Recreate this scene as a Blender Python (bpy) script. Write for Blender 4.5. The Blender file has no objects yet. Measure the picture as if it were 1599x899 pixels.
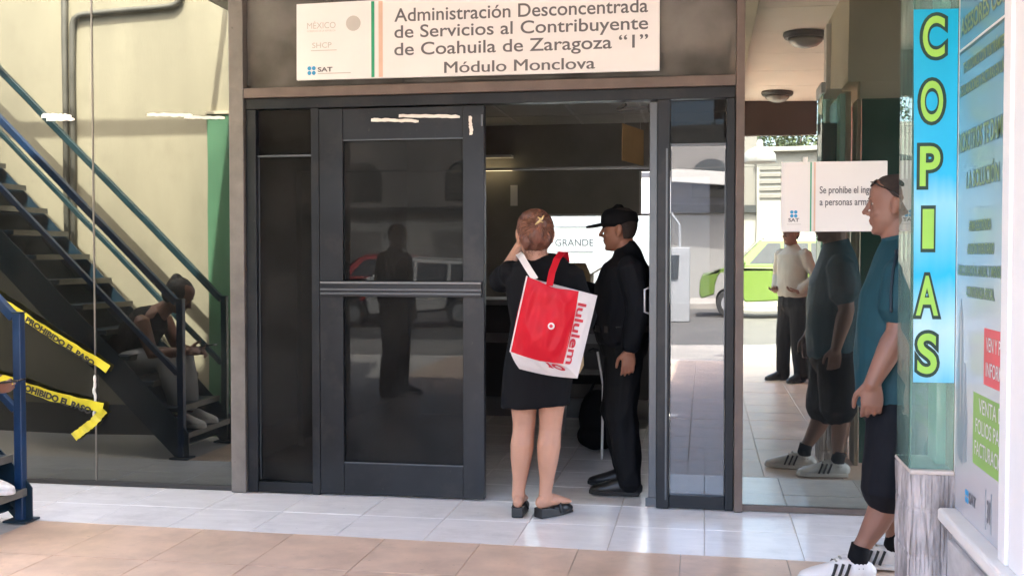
import bpy, bmesh, math, random
import numpy as np
from mathutils import Vector, Matrix, noise
V = Vector
R = math.radians
random.seed(7)
SC = bpy.context.scene
COL = SC.collection

# ------------------------------------------------------------------ camera
cam_data = bpy.data.cameras.new('camera')
cam = bpy.data.objects.new('camera', cam_data)
COL.objects.link(cam)
SC.camera = cam
cam_data.sensor_width = 36.0
cam_data.lens = 1700.0 / 1599.0 * 36.0
cam_data.clip_start = 0.05
cam_data.clip_end = 2000
cam.location = (0.0, -5.87, 1.35)
cam.rotation_euler = (R(90) - math.atan(49.5 / 1700.0), 0, R(10.0))

# ------------------------------------------------------------------ sky and sun
SUN_EL, SUN_AZ = 58.0, 12.0        # the sun stands behind the office, a little to the right
world = bpy.data.worlds.new('World')
SC.world = world
world.use_nodes = True
wn = world.node_tree
bg = wn.nodes['Background']
sky = wn.nodes.new('ShaderNodeTexSky')
sky.sky_type = 'NISHITA'
sky.sun_disc = False
sky.sun_elevation = R(SUN_EL)
sky.sun_rotation = R(SUN_AZ)
sky.dust_density = 6.0
sky.air_density = 0.8
sky.ozone_density = 0.5
wn.links.new(sky.outputs[0], bg.inputs[0])
bg.inputs[1].default_value = 0.15
sun_data = bpy.data.lights.new('sun', 'SUN')
sun_data.energy = 2.5
sun_data.angle = R(0.9)
sun_data.color = (1.0, 0.95, 0.86)
sun = bpy.data.objects.new('sun', sun_data)
COL.objects.link(sun)
sd = V((math.sin(R(SUN_AZ)) * math.cos(R(SUN_EL)), math.cos(R(SUN_AZ)) * math.cos(R(SUN_EL)), math.sin(R(SUN_EL))))
sun.location = sd * 40
sun.rotation_euler = sd.to_track_quat('Z', 'Y').to_euler()
SC.view_settings.view_transform = 'Standard'
SC.view_settings.look = 'None'
SC.view_settings.gamma = 1
SC.view_settings.use_curve_mapping = False
SC.view_settings.exposure = 4.15
SC.render.engine = 'CYCLES'
cy = SC.cycles
cy.use_denoising = True
cy.max_bounces = 10
cy.diffuse_bounces = 5
cy.glossy_bounces = 6
cy.transmission_bounces = 6
cy.transparent_max_bounces = 16
cy.caustics_reflective = False
cy.caustics_refractive = False
cy.sample_clamp_indirect = 6.0

# ------------------------------------------------------------------ materials
def nodes_of(name):
    m = bpy.data.materials.new(name)
    m.use_nodes = True
    nt = m.node_tree
    return m, nt, nt.nodes, nt.links, nt.nodes['Principled BSDF']

def mat(name, col, rough=0.6, metal=0.0, var=0.08, scale=6.0, bump=0.0, bscale=None, spec=0.5,
        stretch=(1, 1, 1), rand=0.0, grime=0.0, gcol=None, col2=None, col2fac=0.5, coat=0.0, detail=4.0, sss=0.0):
    m, nt, N, L, p = nodes_of(name)
    p.inputs['Roughness'].default_value = rough
    p.inputs['Metallic'].default_value = metal
    p.inputs['Specular IOR Level'].default_value = spec
    if coat:
        p.inputs['Coat Weight'].default_value = coat
        p.inputs['Coat Roughness'].default_value = 0.08
    if sss:
        p.inputs['Subsurface Weight'].default_value = sss
        p.inputs['Subsurface Radius'].default_value = (0.012, 0.005, 0.003)
    tc = N.new('ShaderNodeTexCoord')
    mp = N.new('ShaderNodeMapping')
    mp.inputs['Scale'].default_value = stretch
    L.new(tc.outputs['Object'], mp.inputs[0])
    if rand:
        oi = N.new('ShaderNodeObjectInfo')
        ad = N.new('ShaderNodeVectorMath'); ad.operation = 'ADD'
        sc_ = N.new('ShaderNodeVectorMath'); sc_.operation = 'SCALE'
        cb = N.new('ShaderNodeCombineXYZ')
        for k in range(3):
            L.new(oi.outputs['Random'], cb.inputs[k])
        sc_.inputs['Scale'].default_value = 37.0
        L.new(cb.outputs[0], sc_.inputs[0])
        L.new(tc.outputs['Object'], ad.inputs[0]); L.new(sc_.outputs[0], ad.inputs[1])
        L.new(ad.outputs[0], mp.inputs[0])
    nz = N.new('ShaderNodeTexNoise')
    nz.inputs['Scale'].default_value = scale
    nz.inputs['Detail'].default_value = detail
    nz.inputs['Roughness'].default_value = 0.6
    L.new(mp.outputs[0], nz.inputs['Vector'])
    rp = N.new('ShaderNodeValToRGB')
    c = np.array(col[:3]); d = np.array(col2[:3]) if col2 else c
    lo = c * (1 - var); hi = np.minimum(c * (1 + var), 1) if not col2 else d * (1 + var)
    rp.color_ramp.elements[0].position = 0.3 if not col2 else max(0, col2fac - 0.2)
    rp.color_ramp.elements[1].position = 0.7 if not col2 else min(1, col2fac + 0.2)
    rp.color_ramp.elements[0].color = (*lo, 1)
    rp.color_ramp.elements[1].color = (*hi, 1)
    L.new(nz.outputs[0], rp.inputs[0])
    out = rp.outputs[0]
    if rand:
        hs = N.new('ShaderNodeHueSaturation')
        mr = N.new('ShaderNodeMapRange')
        mr.inputs['To Min'].default_value = 1 - rand
        mr.inputs['To Max'].default_value = 1 + rand
        L.new(oi.outputs['Random'], mr.inputs[0])
        L.new(mr.outputs[0], hs.inputs['Value'])
        L.new(out, hs.inputs['Color'])
        out = hs.outputs[0]
    if grime:
        g1 = N.new('ShaderNodeTexNoise'); g1.inputs['Scale'].default_value = 3.4; g1.inputs['Detail'].default_value = 8
        g1.inputs['Roughness'].default_value = 0.72
        gw = N.new('ShaderNodeNewGeometry'); L.new(gw.outputs['Position'], g1.inputs['Vector'])
        gr = N.new('ShaderNodeMapRange'); gr.inputs['From Min'].default_value = 0.52; gr.inputs['From Max'].default_value = 0.74
        gr.inputs['To Max'].default_value = grime
        L.new(g1.outputs[0], gr.inputs[0])
        g2 = N.new('ShaderNodeTexNoise'); g2.inputs['Scale'].default_value = 34; g2.inputs['Detail'].default_value = 3
        L.new(gw.outputs['Position'], g2.inputs['Vector'])
        gr2 = N.new('ShaderNodeMapRange'); gr2.inputs['From Min'].default_value = 0.69; gr2.inputs['From Max'].default_value = 0.75
        gr2.inputs['To Max'].default_value = grime * 1.2
        L.new(g2.outputs[0], gr2.inputs[0])
        gm = N.new('ShaderNodeMath'); gm.operation = 'MAXIMUM'
        L.new(gr.outputs[0], gm.inputs[0]); L.new(gr2.outputs[0], gm.inputs[1])
        gx_ = N.new('ShaderNodeMix'); gx_.data_type = 'RGBA'
        L.new(gm.outputs[0], gx_.inputs['Factor'])
        L.new(out, gx_.inputs['A'])
        gx_.inputs['B'].default_value = (*(np.array(col[:3]) * 0.38), 1) if gcol is None else (*gcol, 1)
        out = gx_.outputs['Result']
    L.new(out, p.inputs['Base Color'])
    # roughness drifts a little everywhere
    mr2 = N.new('ShaderNodeMapRange')
    mr2.inputs['To Min'].default_value = max(0.02, rough * 0.8)
    mr2.inputs['To Max'].default_value = min(1, rough * 1.2)
    L.new(nz.outputs[0], mr2.inputs[0]); L.new(mr2.outputs[0], p.inputs['Roughness'])
    if bump:
        n2 = N.new('ShaderNodeTexNoise')
        n2.inputs['Scale'].default_value = bscale or scale * 6
        n2.inputs['Detail'].default_value = 5
        L.new(mp.outputs[0], n2.inputs['Vector'])
        b = N.new('ShaderNodeBump')
        b.inputs['Strength'].default_value = bump
        b.inputs['Distance'].default_value = 0.01
        L.new(n2.outputs[0], b.inputs['Height'])
        L.new(b.outputs[0], p.inputs['Normal'])
    return m

def glass_mat(name, refl, trans, tint_r=(1, 1, 1), haze=0.02, wave=0.015, haze_col=(0.5, 0.5, 0.48)):
    """solar-film or plain glazing: partial mirror, tinted see-through, thin dust film"""
    m, nt, N, L, p = nodes_of(name)
    N.remove(p)
    out = N['Material Output']
    gl = N.new('ShaderNodeBsdfGlossy'); gl.inputs['Roughness'].default_value = 0.0
    gl.inputs['Color'].default_value = (*tint_r, 1)
    tr = N.new('ShaderNodeBsdfTransparent'); tr.inputs['Color'].default_value = (*trans, 1)
    fr = N.new('ShaderNodeFresnel'); fr.inputs['IOR'].default_value = 1.5
    ma = N.new('ShaderNodeMath'); ma.operation = 'MAXIMUM'
    ma.inputs[1].default_value = refl
    L.new(fr.outputs[0], ma.inputs[0])
    mx = N.new('ShaderNodeMixShader')
    L.new(ma.outputs[0], mx.inputs[0]); L.new(tr.outputs[0], mx.inputs[1]); L.new(gl.outputs[0], mx.inputs[2])
    df = N.new('ShaderNodeBsdfDiffuse'); df.inputs['Color'].default_value = (*haze_col, 1)
    mx2 = N.new('ShaderNodeMixShader')
    tc = N.new('ShaderNodeTexCoord')
    nz = N.new('ShaderNodeTexNoise'); nz.inputs['Scale'].default_value = 2.2; nz.inputs['Detail'].default_value = 5
    L.new(tc.outputs['Object'], nz.inputs['Vector'])
    mr = N.new('ShaderNodeMapRange')
    mr.inputs['From Min'].default_value = 0.35; mr.inputs['From Max'].default_value = 0.75
    mr.inputs['To Min'].default_value = haze * 0.5; mr.inputs['To Max'].default_value = haze * 1.8
    L.new(nz.outputs[0], mr.inputs[0]); L.new(mr.outputs[0], mx2.inputs[0])
    L.new(mx.outputs[0], mx2.inputs[1]); L.new(df.outputs[0], mx2.inputs[2])
    L.new(mx2.outputs[0], out.inputs[0])
    if wave:
        n2 = N.new('ShaderNodeTexNoise'); n2.inputs['Scale'].default_value = 1.3; n2.inputs['Detail'].default_value = 1
        L.new(tc.outputs['Object'], n2.inputs['Vector'])
        b = N.new('ShaderNodeBump'); b.inputs['Strength'].default_value = 1.0; b.inputs['Distance'].default_value = wave * 0.1
        L.new(n2.outputs[0], b.inputs['Height']); L.new(b.outputs[0], gl.inputs['Normal'])
    return m

def ramp_print(name, axis, stops, rough=0.35, noise_amt=0.0):
    """flat print whose colour runs along one object axis (0..1 over the generated box)"""
    m, nt, N, L, p = nodes_of(name)
    tc = N.new('ShaderNodeTexCoord')
    sx = N.new('ShaderNodeSeparateXYZ')
    L.new(tc.outputs['Generated'], sx.inputs[0])
    rp = N.new('ShaderNodeValToRGB')
    el = rp.color_ramp.elements
    while len(el) < len(stops):
        el.new(0.5)
    for e, (pos, c) in zip(el, stops):
        e.position = pos; e.color = (*c, 1)
    src = sx.outputs[axis]
    if noise_amt:
        nz = N.new('ShaderNodeTexNoise'); nz.inputs['Scale'].default_value = 3
        L.new(tc.outputs['Generated'], nz.inputs['Vector'])
        ms = N.new('ShaderNodeMath'); ms.operation = 'MULTIPLY_ADD'
        ms.inputs[1].default_value = noise_amt; 
        L.new(nz.outputs[0], ms.inputs[0]); L.new(src, ms.inputs[2])
        src = ms.outputs[0]
    L.new(src, rp.inputs[0]); L.new(rp.outputs[0], p.inputs['Base Color'])
    p.inputs['Roughness'].default_value = rough
    return m

M = dict(
    white_tile=mat('white_tile', (0.86, 0.85, 0.835), 0.2, var=0.05, scale=5, bump=0.02, bscale=9, rand=0.03, stretch=(1, 3, 1), grime=0.3),
    tan_tile=mat('tan_tile', (0.66, 0.49, 0.37), 0.34, var=0.10, scale=5, rand=0.05, bump=0.05, bscale=60, col2=(0.72, 0.54, 0.41), grime=0.35),
    grout=mat('grout', (0.56, 0.52, 0.47), 0.9, scale=30),
    asphalt=mat('asphalt', (0.07, 0.068, 0.065), 0.9, var=0.2, scale=3, bump=0.3, bscale=120),
    concrete=mat('concrete', (0.24, 0.225, 0.205), 0.85, var=0.15, scale=2, bump=0.2, bscale=60),
    alu_dark=mat('dark_aluminium', (0.015, 0.018, 0.022), 0.36, metal=0.15, var=0.35, scale=2.2, spec=0.3, bump=0.02, bscale=50, grime=0.55, gcol=(0.05, 0.048, 0.045)),
    alu_edge=mat('worn_aluminium', (0.10, 0.11, 0.12), 0.35, metal=0.5, scale=8),
    alu_light=mat('bare_aluminium', (0.45, 0.46, 0.47), 0.3, metal=0.7, scale=8),
    alu_mid=mat('satin_aluminium', (0.17, 0.175, 0.18), 0.35, metal=0.6, scale=8),
    brown_steel=mat('brown_steel', (0.13, 0.098, 0.082), 0.5, metal=0.1, var=0.2, scale=7, bump=0.05),
    grey_steel=mat('grey_steel', (0.17, 0.155, 0.14), 0.5, metal=0.1, var=0.2, scale=7, bump=0.05, grime=0.4),
    gasket=mat('gasket', (0.03, 0.03, 0.03), 0.6),
    blue_paint=mat('blue_paint', (0.010, 0.040, 0.11), 0.38, var=0.2, scale=6, bump=0.05, bscale=40, grime=0.4, gcol=(0.05, 0.05, 0.05)),
    dark_blue=mat('dark_blue_paint', (0.010, 0.030, 0.05), 0.45, var=0.25, scale=6, bump=0.08, bscale=40),
    green_rail=mat('green_rail_paint', (0.010, 0.035, 0.045), 0.4, var=0.25, scale=6, bump=0.05, bscale=40),
    cream_wall=mat('cream_wall', (0.33, 0.302, 0.222), 0.85, var=0.14, scale=1.6, bump=0.1, bscale=40, stretch=(1.6, 1, 0.35), grime=0.22),
    green_paint=mat('green_paint', (0.085, 0.21, 0.12), 0.6, var=0.15, scale=3),
    mint=mat('mint_paint', (0.42, 0.66, 0.56), 0.5),
    deep_green=mat('deep_green_board', (0.012, 0.085, 0.06), 0.35, var=0.12, scale=2),
    pink_wall=mat('pink_wall', (0.52, 0.22, 0.18), 0.8, var=0.1, scale=2, bump=0.1),
    pale_wall=mat('pale_wall', (0.62, 0.56, 0.42), 0.85, var=0.08, scale=2, bump=0.1),
    brown_fascia=mat('brown_fascia', (0.075, 0.055, 0.050), 0.7, var=0.15, scale=2),
    ceiling=mat('ceiling_board', (0.82, 0.79, 0.72), 0.8, var=0.05, scale=2),
    lamp_metal=mat('lamp_metal', (0.07, 0.075, 0.075), 0.45, metal=0.2),
    lamp_glass=mat('lamp_glass', (0.25, 0.27, 0.26), 0.25),
    white_plastic=mat('white_plastic', (0.82, 0.81, 0.78), 0.4, var=0.03, scale=3),
    white_frame=mat('white_frame_paint', (0.84, 0.83, 0.81), 0.4, var=0.04, scale=4),
    sign_white=mat('sign_white', (0.82, 0.82, 0.81), 0.32, var=0.03, scale=2.5),
    paper=mat('paper', (0.78, 0.76, 0.73), 0.55, var=0.02, scale=3),
    ink_grey=mat('ink_grey', (0.13, 0.13, 0.14), 0.5, var=0.04),
    ink_black=mat('ink_black', (0.02, 0.02, 0.02), 0.5),
    ink_faint=mat('ink_faint', (0.52, 0.51, 0.48), 0.5, var=0.03),
    ink_green=mat('ink_green', (0.02, 0.36, 0.18), 0.5),
    ink_tan=mat('ink_tan', (0.72, 0.50, 0.38), 0.5),
    ink_blue=mat('ink_blue', (0.03, 0.30, 0.55), 0.5),
    lime=mat('lime_print', (0.35, 0.66, 0.10), 0.4, var=0.05),
    dark_outline=mat('dark_outline', (0.012, 0.045, 0.03), 0.45),
    sage=mat('sage_print', (0.27, 0.40, 0.18), 0.45, var=0.1),
    slate=mat('slate_print', (0.08, 0.16, 0.17), 0.45),
    red_print=mat('red_print', (0.75, 0.12, 0.13), 0.45),
    leaf_print=mat('leaf_print', (0.30, 0.52, 0.12), 0.45),
    grey_print=mat('grey_print', (0.25, 0.30, 0.33), 0.45),
    olive_print=mat('olive_print', (0.35, 0.35, 0.18), 0.45),
    tape_yellow=mat('yellow_tape', (0.72, 0.62, 0.04), 0.3, var=0.08, scale=8, bump=0.1, bscale=14),
    masking=mat('masking_tape', (0.80, 0.78, 0.72), 0.7, var=0.08, scale=20),
    stone=mat('carved_stone', (0.24, 0.215, 0.205), 0.85, var=0.35, scale=9, bump=0.9, bscale=26, stretch=(1.6, 1.6, 0.45), col2=(0.46, 0.42, 0.40)),
    stone_cap=mat('stone_cap', (0.62, 0.54, 0.47), 0.8, var=0.12, scale=12, bump=0.4),
    marble=mat('grey_marble', (0.46, 0.44, 0.43), 0.45, var=0.2, scale=3.0, bump=0.2, bscale=18, stretch=(1, 1, 2.2), col2=(0.60, 0.58, 0.56)),
    sill=mat('pale_sill', (0.80, 0.77, 0.72), 0.5, var=0.05, bump=0.15, bscale=30),
    black_cloth=mat('black_cloth', (0.0045, 0.0045, 0.0055), 0.85, var=0.2, scale=10, bump=0.15, bscale=160, spec=0.2),
    uniform=mat('uniform_cloth', (0.005, 0.006, 0.0085), 0.8, var=0.2, scale=10, bump=0.15, bscale=160, spec=0.2),
    trouser=mat('dark_trouser', (0.0045, 0.005, 0.0065), 0.8, var=0.2, scale=10, bump=0.15, bscale=160, spec=0.2),
    teal=mat('teal_jersey', (0.012, 0.056, 0.074), 0.6, var=0.12, scale=12, bump=0.04, bscale=60, spec=0.2),
    navy=mat('navy_shorts', (0.005, 0.006, 0.009), 0.75, var=0.15, scale=12, bump=0.12, bscale=160, spec=0.2),
    navy_stripe=mat('navy_stripe', (0.003, 0.014, 0.026), 0.6),
    white_cloth=mat('white_cloth', (0.40, 0.385, 0.33), 0.8, var=0.06, scale=9, bump=0.15, bscale=120),
    grey_cloth=mat('grey_cloth', (0.42, 0.44, 0.46), 0.8, var=0.1, scale=9, bump=0.15, bscale=120),
    skin_fair=mat('fair_skin', (0.50, 0.27, 0.18), 0.5, var=0.07, scale=6, bump=0.04, bscale=120, sss=0.06),
    skin_tan=mat('tan_skin', (0.26, 0.115, 0.07), 0.5, var=0.08, scale=6, bump=0.04, bscale=120, sss=0.05),
    skin_mid=mat('brown_skin', (0.235, 0.115, 0.078), 0.5, var=0.08, scale=6, bump=0.04, bscale=120, sss=0.05),
    hair_brown=mat('brown_hair', (0.13, 0.050, 0.030), 0.42, var=0.5, scale=30, bump=0.6, bscale=70, stretch=(1.0, 1.0, 0.25)),
    hair_light=mat('light_hair', (0.24, 0.105, 0.06), 0.45, var=0.4, scale=30),
    hair_black=mat('black_hair', (0.010, 0.009, 0.008), 0.5, var=0.4, scale=60, bump=0.5, bscale=150),
    hair_crop=mat('cropped_hair', (0.030, 0.020, 0.016), 0.8, var=0.5, scale=120, bump=0.6, bscale=300),
    leather=mat('black_leather', (0.012, 0.012, 0.013), 0.42, var=0.15, scale=9, bump=0.1),
    shoe_white=mat('white_leather', (0.78, 0.76, 0.73), 0.45, var=0.05, scale=12, bump=0.1),
    rubber=mat('black_rubber', (0.02, 0.02, 0.02), 0.8),
    red_bag=mat('red_bag_cloth', (0.56, 0.006, 0.020), 0.5, var=0.06, scale=5, bump=0.08, bscale=30, spec=0.25),
    white_bag=mat('white_bag_cloth', (0.78, 0.73, 0.70), 0.45, var=0.04, scale=5, bump=0.08, bscale=30),
    red_ink=mat('red_bag_ink', (0.62, 0.03, 0.05), 0.5),
    clip=mat('horn_clip', (0.62, 0.47, 0.22), 0.25, var=0.2, scale=40),
    lens=mat('dark_lens', (0.012, 0.010, 0.010), 0.08, spec=0.8),
    eye=mat('eye_white', (0.42, 0.38, 0.35), 0.25),
    iris=mat('iris', (0.03, 0.015, 0.01), 0.2),
    phone=mat('phone_shell', (0.02, 0.02, 0.024), 0.2),
    cardboard=mat('cardboard', (0.42, 0.29, 0.15), 0.8, var=0.1, scale=5),
    wood_dark=mat('dark_counter', (0.030, 0.024, 0.022), 0.4, var=0.2, scale=4),
    counter_edge=mat('counter_edge', (0.17, 0.17, 0.17), 0.4),
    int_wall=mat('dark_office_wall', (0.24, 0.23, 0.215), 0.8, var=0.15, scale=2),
    int_ceiling=mat('office_ceiling', (0.50, 0.49, 0.46), 0.8, var=0.1, scale=2),
    tbar=mat('ceiling_bar', (0.55, 0.54, 0.52), 0.5),
    int_panel=mat('office_panel', (0.10, 0.11, 0.11), 0.5, var=0.1),
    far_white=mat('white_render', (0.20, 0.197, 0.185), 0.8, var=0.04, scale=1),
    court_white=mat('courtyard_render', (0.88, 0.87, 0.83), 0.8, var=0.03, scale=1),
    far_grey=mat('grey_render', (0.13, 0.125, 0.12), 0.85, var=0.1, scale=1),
    window_dark=mat('dark_window', (0.03, 0.035, 0.04), 0.1),
    car_lime=mat('lime_car_paint', (0.085, 0.14, 0.025), 0.25, var=0.04, coat=0.6),
    car_white=mat('white_car_paint', (0.36, 0.36, 0.35), 0.3, var=0.03, coat=0.5),
    car_red=mat('red_car_paint', (0.30, 0.02, 0.02), 0.3, var=0.05, coat=0.5),
    car_green=mat('green_bus_paint', (0.06, 0.24, 0.03), 0.35, var=0.05),
    tyre=mat('tyre', (0.02, 0.02, 0.02), 0.85),
    hub=mat('wheel_rim', (0.35, 0.36, 0.37), 0.35, metal=0.6),
    leafage=mat('foliage', (0.055, 0.075, 0.03), 0.7, var=0.4, scale=3, rand=0.0),
    bark=mat('bark', (0.12, 0.085, 0.06), 0.9, var=0.3, scale=8, bump=0.5),
    pipe=mat('grey_conduit', (0.15, 0.145, 0.125), 0.5, metal=0.2, var=0.2),
    bin=mat('black_bin', (0.015, 0.016, 0.017), 0.5),
    machine=mat('grey_machine', (0.22, 0.23, 0.24), 0.5),
    g_left=glass_mat('mirror_film_glass', 0.16, (0.10, 0.11, 0.10), (0.95, 0.98, 0.90), haze=0.016),
    g_right=glass_mat('mirror_film_glass_clear', 0.34, (0.10, 0.11, 0.10), (0.93, 0.98, 0.87), haze=0.03),
    g_door=glass_mat('dark_door_glass', 0.015, (0.16, 0.17, 0.18), (0.22, 0.235, 0.24), haze=0.028),
    g_side=glass_mat('sidelight_glass', 0.14, (0.22, 0.23, 0.25), (0.95, 0.97, 1.0), haze=0.02),
    g_trans=glass_mat('transom_glass', 0.10, (0.10, 0.10, 0.09), (1.0, 0.98, 0.93), haze=0.22, haze_col=(0.50, 0.49, 0.45)),
    g_green=glass_mat('green_edge_glass', 0.06, (0.78, 0.95, 0.89), haze=0.16, wave=0, haze_col=(0.50, 0.74, 0.66)),
    g_clear=glass_mat('clear_glass', 0.08, (0.8, 0.85, 0.83), haze=0.02, wave=0),
)

# ------------------------------------------------------------------ mesh helpers
class MB:
    def __init__(s):
        s.v = []; s.f = []; s.m = []
    def add(s, vs, fs):
        o = len(s.v)
        s.v += [tuple(v) for v in vs]
        s.f += [tuple(i + o for i in f) for f in fs]
        return s
    def box(s, x0, x1, y0, y1, z0, z1):
        x0, x1 = min(x0, x1), max(x0, x1); y0, y1 = min(y0, y1), max(y0, y1); z0, z1 = min(z0, z1), max(z0, z1)
        return s.add([(x0, y0, z0), (x1, y0, z0), (x1, y1, z0), (x0, y1, z0), (x0, y0, z1), (x1, y0, z1), (x1, y1, z1), (x0, y1, z1)],
                     [(3, 2, 1, 0), (4, 5, 6, 7), (0, 1, 5, 4), (1, 2, 6, 5), (2, 3, 7, 6), (3, 0, 4, 7)])
    def bar(s, p0, p1, w, h, up=(0, 0, 1)):
        """rectangular bar between two points, w across and h along the up side"""
        p0, p1 = V(p0), V(p1); t = (p1 - p0).normalized()
        a = t.cross(V(up)).normalized(); b = a.cross(t)
        c = [(-1, -1), (1, -1), (1, 1), (-1, 1)]
        vs = [p + a * (i * w / 2) + b * (j * h / 2) for p in (p0, p1) for i, j in c]
        return s.add(vs, [(0, 1, 2, 3), (7, 6, 5, 4), (0, 4, 5, 1), (1, 5, 6, 2), (2, 6, 7, 3), (3, 7, 4, 0)])
    def tube(s, pts, side=None, n=16, cap=True, round_cap=True):
        """loft of ellipses: pts = [(point, a, b)] or [(point, r)]"""
        P = [V(q[0]) for q in pts]
        A = [q[1] for q in pts]; B = [q[2] if len(q) > 2 else q[1] for q in pts]
        k = len(P)
        T = []
        for i in range(k):
            t = P[min(i + 1, k - 1)] - P[max(i - 1, 0)]
            T.append(t.normalized() if t.length > 1e-9 else V((0, 0, 1)))
        u = V(side) if side else (V((1, 0, 0)) if abs(T[0].x) < 0.8 else V((0, 1, 0)))
        rings = []
        if cap and round_cap:
            rings.append((P[0] - T[0] * min(A[0], B[0]) * 0.75, A[0] * 0.45, B[0] * 0.45, T[0]))
        for i in range(k):
            rings.append((P[i], A[i], B[i], T[i]))
        if cap and round_cap:
            rings.append((P[-1] + T[-1] * min(A[-1], B[-1]) * 0.75, A[-1] * 0.45, B[-1] * 0.45, T[-1]))
        vs = []
        for (p, a, b, t) in rings:
            w = u - t * u.dot(t)
            w = w.normalized() if w.length > 1e-6 else t.orthogonal().normalized()
            if not side:
                u = w
            x = t.cross(w)
            for j in range(n):
                an = 2 * math.pi * j / n
                vs.append(p + w * (a * math.cos(an)) + x * (b * math.sin(an)))
        fs = []
        for i in range(len(rings) - 1):
            for j in range(n):
                fs.append((i * n + j, i * n + (j + 1) % n, (i + 1) * n + (j + 1) % n, (i + 1) * n + j))
        if cap:
            fs.append(tuple(range(n - 1, -1, -1)))
            fs.append(tuple(range((len(rings) - 1) * n, len(rings) * n)))
        return s.add(vs, fs)
    def ell(s, c, r, axes=None, n=20, m=12):
        c = V(c)
        X, Y, Z = axes if axes else (V((1, 0, 0)), V((0, 1, 0)), V((0, 0, 1)))
        vs = [c - Z * r[2]]
        for i in range(1, m):
            ph = -math.pi / 2 + math.pi * i / m
            for j in range(n):
                th = 2 * math.pi * j / n
                vs.append(c + X * (r[0] * math.cos(ph) * math.cos(th)) + Y * (r[1] * math.cos(ph) * math.sin(th)) + Z * (r[2] * math.sin(ph)))
        vs.append(c + Z * r[2])
        fs = []
        for j in range(n):
            fs.append((0, 1 + (j + 1) % n, 1 + j))
        for i in range(m - 2):
            for j in range(n):
                a = 1 + i * n
                fs.append((a + j, a + (j + 1) % n, a + n + (j + 1) % n, a + n + j))
        l = len(vs) - 1; a = 1 + (m - 2) * n
        for j in range(n):
            fs.append((a + j, a + (j + 1) % n, l))
        return s.add(vs, fs)
    def prism(s, pts, d):
        """closed polygon of 3-D points pushed along the vector d"""
        n = len(pts); d = V(d)
        vs = [V(p) for p in pts] + [V(p) + d for p in pts]
        return s.add(vs, [tuple(range(n)), tuple(range(2 * n - 1, n - 1, -1))] + [(j, j + n, (j + 1) % n + n, (j + 1) % n) for j in range(n)])
    def lathe(s, c, prof, axis=(0, 0, 1), n=24):
        """prof = [(radius, height)]; closed where the radius is 0"""
        c = V(c); ax = V(axis).normalized(); u = ax.orthogonal().normalized(); w = ax.cross(u)
        vs = []
        for r, h in prof:
            r = max(r, 1e-4)
            for j in range(n):
                a = 2 * math.pi * j / n
                vs.append(c + ax * h + (u * math.cos(a) + w * math.sin(a)) * r)
        fs = []
        for i in range(len(prof) - 1):
            for j in range(n):
                fs.append((i * n + j, i * n + (j + 1) % n, (i + 1) * n + (j + 1) % n, (i + 1) * n + j))
        fs.append(tuple(range(n - 1, -1, -1))); fs.append(tuple(range((len(prof) - 1) * n, len(prof) * n)))
        return s.add(vs, fs)
    def mesh(s, name, recalc=True):
        me = bpy.data.meshes.new(name)
        me.from_pydata(s.v, [], s.f)
        me.update()
        if recalc:
            bm = bmesh.new(); bm.from_mesh(me)
            bmesh.ops.recalc_face_normals(bm, faces=bm.faces)
            bm.to_mesh(me); bm.free()
        return me

def link(name, data, parent=None, m=None):
    o = bpy.data.objects.new(name, data)
    COL.objects.link(o)
    if parent:
        o.parent = parent
        o.matrix_parent_inverse = Matrix.Translation(-parent.location) if parent.parent is None else Matrix.Identity(4)
    if m and data is not None:
        data.materials.clear(); data.materials.append(m if not isinstance(m, str) else M[m])
    return o

def obj(name, mb, m, parent=None, bevel=0.0, smooth=False, seg=2):
    me = mb.mesh(name) if isinstance(mb, MB) else mb
    o = link(name, me, parent, m)
    if smooth:
        me.polygons.foreach_set('use_smooth', [True] * len(me.polygons))
    if bevel:
        b = o.modifiers.new('bevel', 'BEVEL'); b.width = bevel; b.segments = seg; b.limit_method = 'ANGLE'
    return o

def tag(o, label, cat, group=None):
    o['label'] = label; o['category'] = cat
    if group:
        o['group'] = group
    return o

def thing(name, label, cat, loc=(0, 0, 0), group=None):
    o = bpy.data.objects.new(name, None)
    o.empty_display_size = 0.1
    COL.objects.link(o)
    o.location = loc
    return tag(o, label, cat, group)

def struct(name, mb, m, bevel=0.0):
    o = obj(name, mb, m, None, bevel)
    o['kind'] = 'structure'
    return o

def copy_to(o, parent, dloc=(0, 0, 0)):
    c = o.copy(); COL.objects.link(c); c.parent = parent
    c.location = V(o.location) + V(dloc)
    return c

def text_mesh(body, bold=0.0, spacing=1.0, shear=0.0, thick=0.001):
    cu = bpy.data.curves.new('lettering', 'FONT')
    cu.body = body; cu.size = 1.0; cu.offset = bold; cu.extrude = 0.0; cu.space_character = spacing; cu.shear = shear
    cu.resolution_u = 6
    o = bpy.data.objects.new('lettering_tmp', cu); COL.objects.link(o)
    dg = bpy.context.evaluated_depsgraph_get()
    me = bpy.data.meshes.new_from_object(o.evaluated_get(dg))
    bpy.data.objects.remove(o); bpy.data.curves.remove(cu)
    return me

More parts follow.
